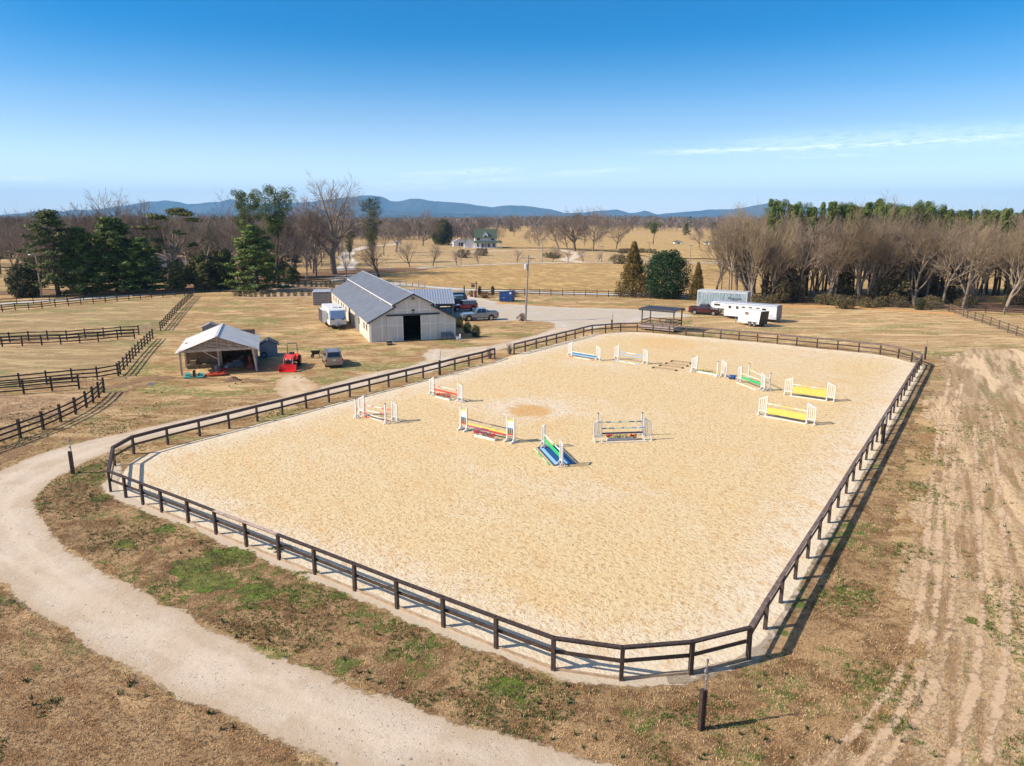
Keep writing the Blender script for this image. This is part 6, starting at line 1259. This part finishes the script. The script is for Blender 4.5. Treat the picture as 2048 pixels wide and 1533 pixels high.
# --- planted shrubs
up = [(780,102),(830,100),(880,100),(930,98),(995,96),(1060,92),(1115,88),(1185,84),(1243,80),(1330,76),(1400,74),(1460,72),(1540,72),(1610,74),(1665,74),(1720,76),(1775,78),(1825,84),(1860,88)]
lo = [(745,178),(790,184),(805,184),(855,186),(920,190),(975,190),(1045,190),(1120,188),(1190,186),(1270,186),(1350,184),(1425,182),(1505,178),(1585,176)]
for nm, L_ in (('farther', up), ('nearer', lo)):
    for x, y in L_: plant('shrub', 340+x/5.689, 561+y/5.689, None, 'small olive bush in the '+nm+' planted row left of the barn', .68, nm+' row of planted bushes', H=random.uniform(1.0,1.45))
for x, y, n in ((919,655,'uppermost'),(934.5,666,'middle'),(951.5,674,'lowest')): plant('ball', x, y, None, n+' of three clipped dark round bushes on the bank beside the barn', .72, 'clipped round bushes beside the barn', H=1.5)
plant('topiary', 959.5, 591, None, 'clipped dark column bush right beside the hanging sign', 1.0, H=1.9); plant('topiary', 985.3, 590.5, None, 'clipped dark column bush left of the blue dumpster', 1.0, H=1.9)
plant('redshrub', 970, 596, None, 'russet low shrub between the two column bushes', 1.2, H=1.2); plant('redshrub', 1028, 594, None, 'dark low shrub right behind the dumpster', .9, H=1.1); plant('redshrub', 944, 594, None, 'brown shrub left of the striped round post', .8, H=1.2)
plant('redshrub', 1044, 642, None, 'dry brown shrub at the foot of the utility pole', .8, H=1.1)
for x, y, lb in ((1240,528,'yellow bush right of the row of small trees'),(925,516,'dark round evergreen bush before the farmhouse garage'),(962,512,'brown brushy thicket below the farmhouse')):
    plant('brush', x, y, None, lb, 1.3, H=3.2)
for x, y in ((1245,507),(1262,506),(1280,507),(1300,508),(1100,516),(1110,517)): plant('brush', x, y, None, 'scrub at the roadside beyond the row of small trees', 1.6, 'roadside scrub', H=2.2)
for o in PROT.values():
    for k in kids(o): bpy.data.objects.remove(k)
    bpy.data.objects.remove(o)
# --- far forest as one mass
def farwood(name, label, n, xr, yr, hr, cols, seed, leafy=False, keep=None):
    r = np.random.default_rng(seed); T = r.uniform(0, 1, (n,2)); Yw = yr[0]+(yr[1]-yr[0])*T[:,1]; Xw = (xr[0]+(xr[1]-xr[0])*T[:,0])*Yw/F*1.03
    if keep is not None: k = keep(Xw, Yw); Xw, Yw = Xw[k], Yw[k]
    n = len(Xw); H = r.uniform(*hr, n); Z = hgt(np.c_[Xw, Yw]); m = 46
    th = r.uniform(0, 6.28, (n,m)); u = r.uniform(0, 1, (n,m))**.6; zf = r.uniform(.18, 1, (n,m)); rad = H[:,None]*.34*np.sqrt(np.clip(1-((zf-.55)/.50)**2, .02, 1))*u
    C = np.stack([Xw[:,None]+np.cos(th)*rad, Yw[:,None]+np.sin(th)*rad, Z[:,None]+zf*H[:,None]], 2).reshape(-1,3)
    d = r.normal(size=C.shape); d[:,2] = np.abs(d[:,2])+(.2 if leafy else 1.1); d /= np.linalg.norm(d, axis=1, keepdims=True); s = np.cross(d, r.normal(size=C.shape)); s /= np.linalg.norm(s, axis=1, keepdims=True)
    Lh = (r.uniform(1.0,2.4,len(C))*(.8 if leafy else 1.1))[:,None]; wd = (r.uniform(.35,.7,len(C)) if leafy else r.uniform(.09,.26,len(C)))[:,None]
    V = np.stack([C-d*Lh-s*wd*.4, C-d*Lh+s*wd*.4, C+d*Lh+s*wd, C+d*Lh-s*wd], 1).reshape(-1,3)
    tb = np.stack([np.c_[Xw+dx, Yw, Z+zz*H] for dx, zz in ((-.18,0),(.18,0),(.1,.6),(-.1,.6))], 1).reshape(-1,3); V = np.concatenate([V, tb])
    A = np.concatenate([np.repeat(r.uniform(0,1,n), m*4), np.repeat(r.uniform(0,.5,n), 4)]); Fq = (np.arange(len(V)//4)*4)[:,None]+np.arange(4)
    o = npmesh(name, V, Fq, foliage_mat(name+'_stuff', *cols, sc_=.02), attr={'rnd': A}); o['kind'] = 'stuff'; o['label'] = label
    return o
bc = ((.13,.105,.09), (.25,.20,.16), (.18,.14,.12)); gc = ((.03,.045,.018), (.075,.085,.03), (.10,.09,.04))
farwood('far_bare_forest', 'distant grey brown winter forest across the whole horizon', 4200, (-1250, 1250), (860, 1500), (12, 17), bc, 1)
farwood('far_bare_forest', 'grey brown winter wood beyond the left trees', 1500, (-1250, -330), (300, 860), (10, 15), bc, 2)
farwood('far_bare_forest', 'grey brown winter wood beyond the right pasture', 900, (430, 1250), (520, 860), (10, 15), bc, 3)
farwood('far_bare_forest', 'grey brown wood between the farm and the far pasture', 500, (-330, -70), (560, 860), (11, 16), bc, 4)
farwood('far_pine_forest', 'distant dark green pines scattered in the far forest', 520, (-1250, 1250), (700, 1400), (11, 17), gc, 5, True, keep=lambda X, Y: (np.sin(X*.012)+np.sin(Y*.02+X*.004) > .5) & ~((Y < 860) & (X/Y > -.08) & (X/Y < .3)))
farwood('far_pine_forest', 'dark green pines in the left woods', 170, (-1250, -520), (280, 600), (12, 17), gc, 6, True)
# ================================================================== poles, far buildings, small things
pole_m = mat('pole_wood', (.30,.24,.19), .85, var=.25, scale=2); pole_g = mat('pole_grey', (.27,.23,.20), .8, var=.15)
pb = gp(1051,643); t = thing('utility_pole', 'tall leaning wooden utility pole at the corner of the gravel parking', 'utility pole', vec3(pb)); q = MB(); q.tube([(0,0,0),(.42,0,10.35)], [.16,.11], 10); q.build('pole', pole_g, t)
q = MB(); q.beam((-.85,.12,9.95),(1.5,.12,9.75),.10,.12); q.beam((-.3,.12,9.85),(.4,.1,9.2),.04,.05); q.beam((1.0,.12,9.8),(.4,.1,9.2),.04,.05); q.build('cross_arm', pole_m, t)
q = MB(); [q.tube([(x,.12,10.0),(x,.12,10.18)], .05, 6) for x in (-.75,-.2,1.0,1.4)]; q.build('insulators', white_m, t)
q = MB(); q.tube([(.02,-.3,8.2),(.02,-.3,9.0)], .24, 12); q.bb(.05,.25,-.2,0,8.4,8.8); q.build('transformer', mat('transformer_grey', (.6,.6,.6), .5), t); q = MB(); q.bb(-.10,.12,-.28,-.12,2.2,2.6); q.bb(-.02,.03,-.2,-.16,0,2.2); q.build('meter_box', steel, t)
def lpole(label, x, y, top, arm=True, lamp=False):
    g = gp(x, y); H = hfor(g, top); z0 = float(hgt(np.array([[g.x,g.y]]))[0]); t = thing('light_pole' if lamp else 'utility_pole', label, 'light pole' if lamp else 'utility pole', (g.x,g.y,z0)); q = MB(); q.tube([(0,0,0),(0,0,H)], [.17,.12], 8); q.build('pole', pole_m, t)
    if arm: q = MB(); q.beam((-1.2,0,H-.3),(1.2,0,H-.3),.14,.14); q.build('cross_arm', pole_g if not lamp else steel, t); q = MB(); [q.tube([(k,0,H-.25),(k,0,H)], .07, 6) for k in (-1.1,0,1.1)]; q.build('insulators', white_m, t)
    if lamp: q = MB(); q.tube([(0,0,H-.2),(-.4,-.3,H+.1),(-.75,-.5,H)], .05, 6); q.build('lamp_arm', steel, t); q = MB(); q.ball((-.85,-.55,H-.05),(.28,.2,.12),8); q.build('lamp_head', white_m, t)
lpole('brown light pole with a lamp arm beside the big left cedar', 84, 596, 509, False, True)
lpole('utility pole with a white cross arm left of the farmhouse', 922, 531, 477); lpole('utility pole with a cross arm right of the row of small trees start', 1085, 525, 477); lpole('thin utility pole between the last small bare trees', 1203, 525, 492); lpole('thin utility pole right behind the bronze conifer', 1297, 527, 484); lpole('thin utility pole left of the right wood', 1380, 523, 490)
def pot(label, p, h=.55):
    t = thing('plant_pot', label, 'plant pot', vec3(p)); q = MB(); q.tube([(0,0,0),(0,0,h*.9),(0,0,h)], [.20,.30,.33], 12); q.build('pot', mat('terracotta_brown', (.17,.11,.085), .8), t)
    q = MB(); r_ = random.Random(3)
    for i in range(60): a = r_.uniform(0,6.28); d = r_.uniform(.1,.5); z = h+r_.uniform(.1,.75); q.tube([(0,0,h-.05),(math.cos(a)*d*.6,math.sin(a)*d*.6,z*.85),(math.cos(a)*d,math.sin(a)*d,z)], [.010,.008,.012], 3, caps=False)
    q.build('dry_plant', mat('dry_stems', (.20,.12,.10), .9, var=.3), t)
pot('brown pot with a dry plant on the far side of the arena gateway', gp(1019,708.5), .6); pot('brown pot with dry stems behind the left fence by the arena gateway', gp(979,717.5), .6)
# farmhouse
hw_ = mat('house_white', (.72,.72,.74), .6, var=.04); hg = mat('green_roof', (.055,.085,.055), .7, var=.2); hp = gp(965,497); t = thing('farmhouse', 'white farmhouse with a green gabled roof and a long front porch', 'house', (hp.x-4.2, hp.y, 0), R(6))
q = MB(); q.prism([(0,0),(0,6.2),(0,6.2)], 0, 1) if False else None
q.add([(0,0,0),(12,0,0),(12,9,0),(0,9,0),(0,0,6),(12,0,6),(12,9,6),(0,9,6),(0,4.5,10.2),(12,4.5,10.2)], [(0,1,5,4),(1,2,6,9,5),(2,3,7,6),(3,0,4,8,7)]); q.build('walls', hw_, t)
for s_ in (0, 1):
    q = MB(); yb = -.7 if s_ == 0 else 9.7; q.quad((-.5,4.5,10.45),(12.5,4.5,10.45),(12.5,yb,5.6),(-.5,yb,5.6),0,.18*(1 if s_ else -1)); q.build('roof', hg, t)
q = MB(); q.prism([(4.6,5.6),(7.4,5.6),(7.4,7.4),(6,9.3),(4.6,7.4)], -.3, 3.2); dm = q.build('dormer', hw_, t); q = MB(); q.beam((4.4,1.3,7.3),(6,1.3,9.5),3.4,.12); q.beam((7.6,1.3,7.3),(6,1.3,9.5),3.4,.12); q.build('dormer_roof', hg, dm)
for x in (1.9, 6, 10):
    q = MB(); q.bb(x-.9,x+.9,-.36,-.3 if x == 6 else -.01,4.0+(1.6 if x == 6 else .5),5.4+(1.6 if x == 6 else .0)); q.build('window', glass, t)
for x in (1.6,4.2,7.8,10.6): q = MB(); q.bb(x-.5,x+.5,-.06,0,.7,2.6); q.build('window', glass, t)
q = MB(); q.quad((-.6,0,4.0),(15.2,0,4.0),(15.2,-3.2,3.0),(-.6,-3.2,3.0),0,-.15); q.quad((12,0,4.0),(12,9,4.0),(15.2,9,3.0),(15.2,-3.2,3.0),0,-.15); q.build('porch_roof', hg, t)
for x in (-.3,2.8,5.9,9,12,14.9): q = MB(); q.bb(x-.12,x+.12,-3.0,-2.8,0,3.0); q.build('porch_post', hw_, t)
q = MB(); q.bb(-.5,15,-3.1,0,.0,.45); q.build('porch_floor', hw_, t); q = MB(); q.bb(5.5,6.5,-.06,0,.5,2.6); q.build('front_door', flat('blue_door', (.03,.07,.2)), t)
q = MB(); q.add([(-6,1,0),(0,1,0),(0,8,0),(-6,8,0),(-6,1,3.2),(0,1,3.2),(0,8,3.2),(-6,8,3.2),(-3.2,1,6.2),(-3.2,8,6.2)], [(0,1,5,8,4),(1,2,6,5),(2,3,7,9,6),(3,0,4,7)]); q.build('wing_walls', hw_, t)
for s_ in (-1, 1): q = MB(); q.quad((-3.2,.6,6.4),(-3.2,8.2,6.4),(-3.2+s_*3.4,8.2,2.8),(-3.2+s_*3.4,.6,2.8),0,.15*(s_ if s_ < 0 else 1)*(1)); q.build('wing_roof', hg, t)
def hut(label, x, y, top, w, d=5, rz=0.0, rc=None):
    g = gp(x, y); H = hfor(g, top); z0 = float(hgt(np.array([[g.x,g.y]]))[0]); t = thing('outbuilding', label, 'outbuilding', (g.x,g.y,z0), rz); q = MB(); q.prism([(-w/2,0),(w/2,0),(w/2,H*.65),(0,H*.97),(-w/2,H*.65)], 0, d); q.build('walls', hw_, t)
    for s_ in (-1, 1): q = MB(); q.quad((0,-.3,H),(s_*(w/2+.3),-.3,H*.62),(s_*(w/2+.3),d+.3,H*.62),(0,d+.3,H),0,.12*s_); q.build('roof', rc or hg, t)
    q = MB(); q.bb(-w*.15,w*.15,-.05,0,.1,H*.5); q.build('door', glass, t)
hut('white garage with a pale roof left of the farmhouse', 922, 493, 478, 9, 8, .2, mat('pale_shingle', (.45,.43,.43), .7))
hut('tiny white shed far away on the right pasture, left one', 1357, 489, 482, 5); hut('white barn far away at the left end of the right wood', 1431, 491, 482, 7); hut('tiny white hut left of the far white barn', 1417, 490, 484, 4)
hut('little red hut beyond the lawn left of the dark round evergreen', 794, 489, 480, 4, 4, 0, mat('rust_roof', (.35,.08,.06), .7))
hut('pale roofed house half hidden behind the left cedars', 158, 556, 517, 13, 9, .5, mat('pale_roof_left', (.55,.55,.56), .6)); hut('brown roofed house hidden behind the flat topped cedar', 310, 548, 508, 14, 9, .2, mat('brown_roof', (.2,.13,.10), .7))
t = thing('small_notice', 'tiny white notice board at the edge of the golden field behind the barn', 'notice', vec3(gp(779,545)), .1); q = MB(); q.bb(-.35,.35,-.03,.03,.6,1.3); q.build('board', white_m, t); q = MB(); q.bb(-.04,.04,.03,.08,0,1.2); q.build('stake', pole_m, t)

# ================================================================== grass tufts close to the camera
def inview(P, m=120):
    z = -CH; d = P[:,1]*math.cos(PIT)-z*math.sin(PIT); x = 1024+F*P[:,0]/d; y = 766.5+F*(-P[:,1]*math.sin(PIT)-z*math.cos(PIT))/d
    return (x > -m) & (x < 2048+m) & (y < 1533+m)
def tufts(name, label, n, yr, cols, hr, wr, seed, blades=5, patch=None):
    r = np.random.default_rng(seed); Y = yr[0]+(yr[1]-yr[0])*r.uniform(0,1,n)**1.35; X = r.uniform(-1,1,n)*(Y*.80+8); P = np.c_[X, Y]; P = P[inview(P)]
    k = poly_sdf(P, dp) < -.05; P = P[k]; k = poly_sdf(P, arena_poly) < -.75; P = P[k]
    if patch is not None:
        nv = np.array([mnoise.fractal(Vector((a*patch[0], b_*patch[0], seed*7.7)), 1, 2, 4) for a, b_ in P]); P = P[nv > patch[1]]
    n = len(P); m = blades; th = r.uniform(0, 6.28, (n,m)); h = r.uniform(*hr, (n,m)); ln = h*r.uniform(.2,1.1,(n,m)); w = r.uniform(*wr, (n,m))
    bx = P[:,0:1]+r.normal(0,.03,(n,m)); by = P[:,1:2]+r.normal(0,.03,(n,m)); dx, dy = np.cos(th), np.sin(th)
    A_ = np.stack([bx-dy*w, by+dx*w, np.zeros_like(bx)], 2); B_ = np.stack([bx+dy*w, by-dx*w, np.zeros_like(bx)], 2); C_ = np.stack([bx+dx*ln, by+dy*ln, h], 2)
    V = np.stack([A_, B_, C_], 2).reshape(-1,3); Fq = (np.arange(len(V)//3)*3)[:,None]+np.arange(3); at = np.repeat(r.uniform(0,1,n*m), 3)
    o = npmesh(name, V, Fq, foliage_mat(name+'_blades'+str(seed), *cols, sc_=1.2), attr={'rnd': at}); o['kind'] = 'stuff'; o['label'] = label; return o
def stones(n, seed):
    r = np.random.default_rng(seed); Y = 12+70*r.uniform(0,1,n)**1.8; X = r.uniform(-1,1,n)*(Y*.8+8); P = np.c_[X,Y]; P = P[inview(P)]; e = poly_sdf(P, dp); P = P[(e > -.25)]
    nv = np.array([mnoise.fractal(Vector((a*.35, b_*.35, 4.4)), 1, 2, 4) for a, b_ in P]); P = P[nv > r.uniform(-.45,.35,len(P))]
    n = len(P); s = r.uniform(.010,.036,n)*(1+(r.uniform(0,1,n) > .97)*1.2); th = r.uniform(0,6.28,n); base = np.array([[1,0,0],[0,1,0],[-1,0,0],[0,-1,0],[.1,.05,.7]])
    V = np.empty((n,5,3))
    for k, b_ in enumerate(base):
        kx = b_[0]*r.uniform(.6,1.2,n); ky = b_[1]*r.uniform(.6,1.2,n); V[:,k,0] = P[:,0]+(kx*np.cos(th)-ky*np.sin(th))*s; V[:,k,1] = P[:,1]+(kx*np.sin(th)+ky*np.cos(th))*s; V[:,k,2] = .012+b_[2]*s
    Fq = (np.arange(n)*5)[:,None,None]+np.array([[0,1,4],[1,2,4],[2,3,4],[3,0,4]]); o = npmesh('loose_stones', V.reshape(-1,3), Fq.reshape(-1,3), foliage_mat('stones', (.22,.20,.17), (.46,.42,.36), sc_=6), attr={'rnd': np.repeat(r.uniform(0,1,n), 5)}); o['kind'] = 'stuff'; o['label'] = 'loose stones on the gravel drive'
stones(36000, 12)
tufts('dry_grass_tufts', 'short dry straw coloured grass in the foreground', 260000, (11, 62), ((.34,.21,.10), (.56,.39,.21), (.42,.24,.12)), (.025,.07), (.006,.014), 1)
tufts('green_grass_tufts', 'fresh green grass patches in the foreground', 110000, (11, 60), ((.05,.095,.018), (.11,.17,.03)), (.04,.10), (.008,.02), 2, 6, (.22,.16))
tufts('weed_clumps', 'dark weeds scattered through the grass', 3000, (11, 75), ((.05,.08,.025), (.10,.13,.035)), (.08,.2), (.015,.04), 3, 9, (.3,.22))
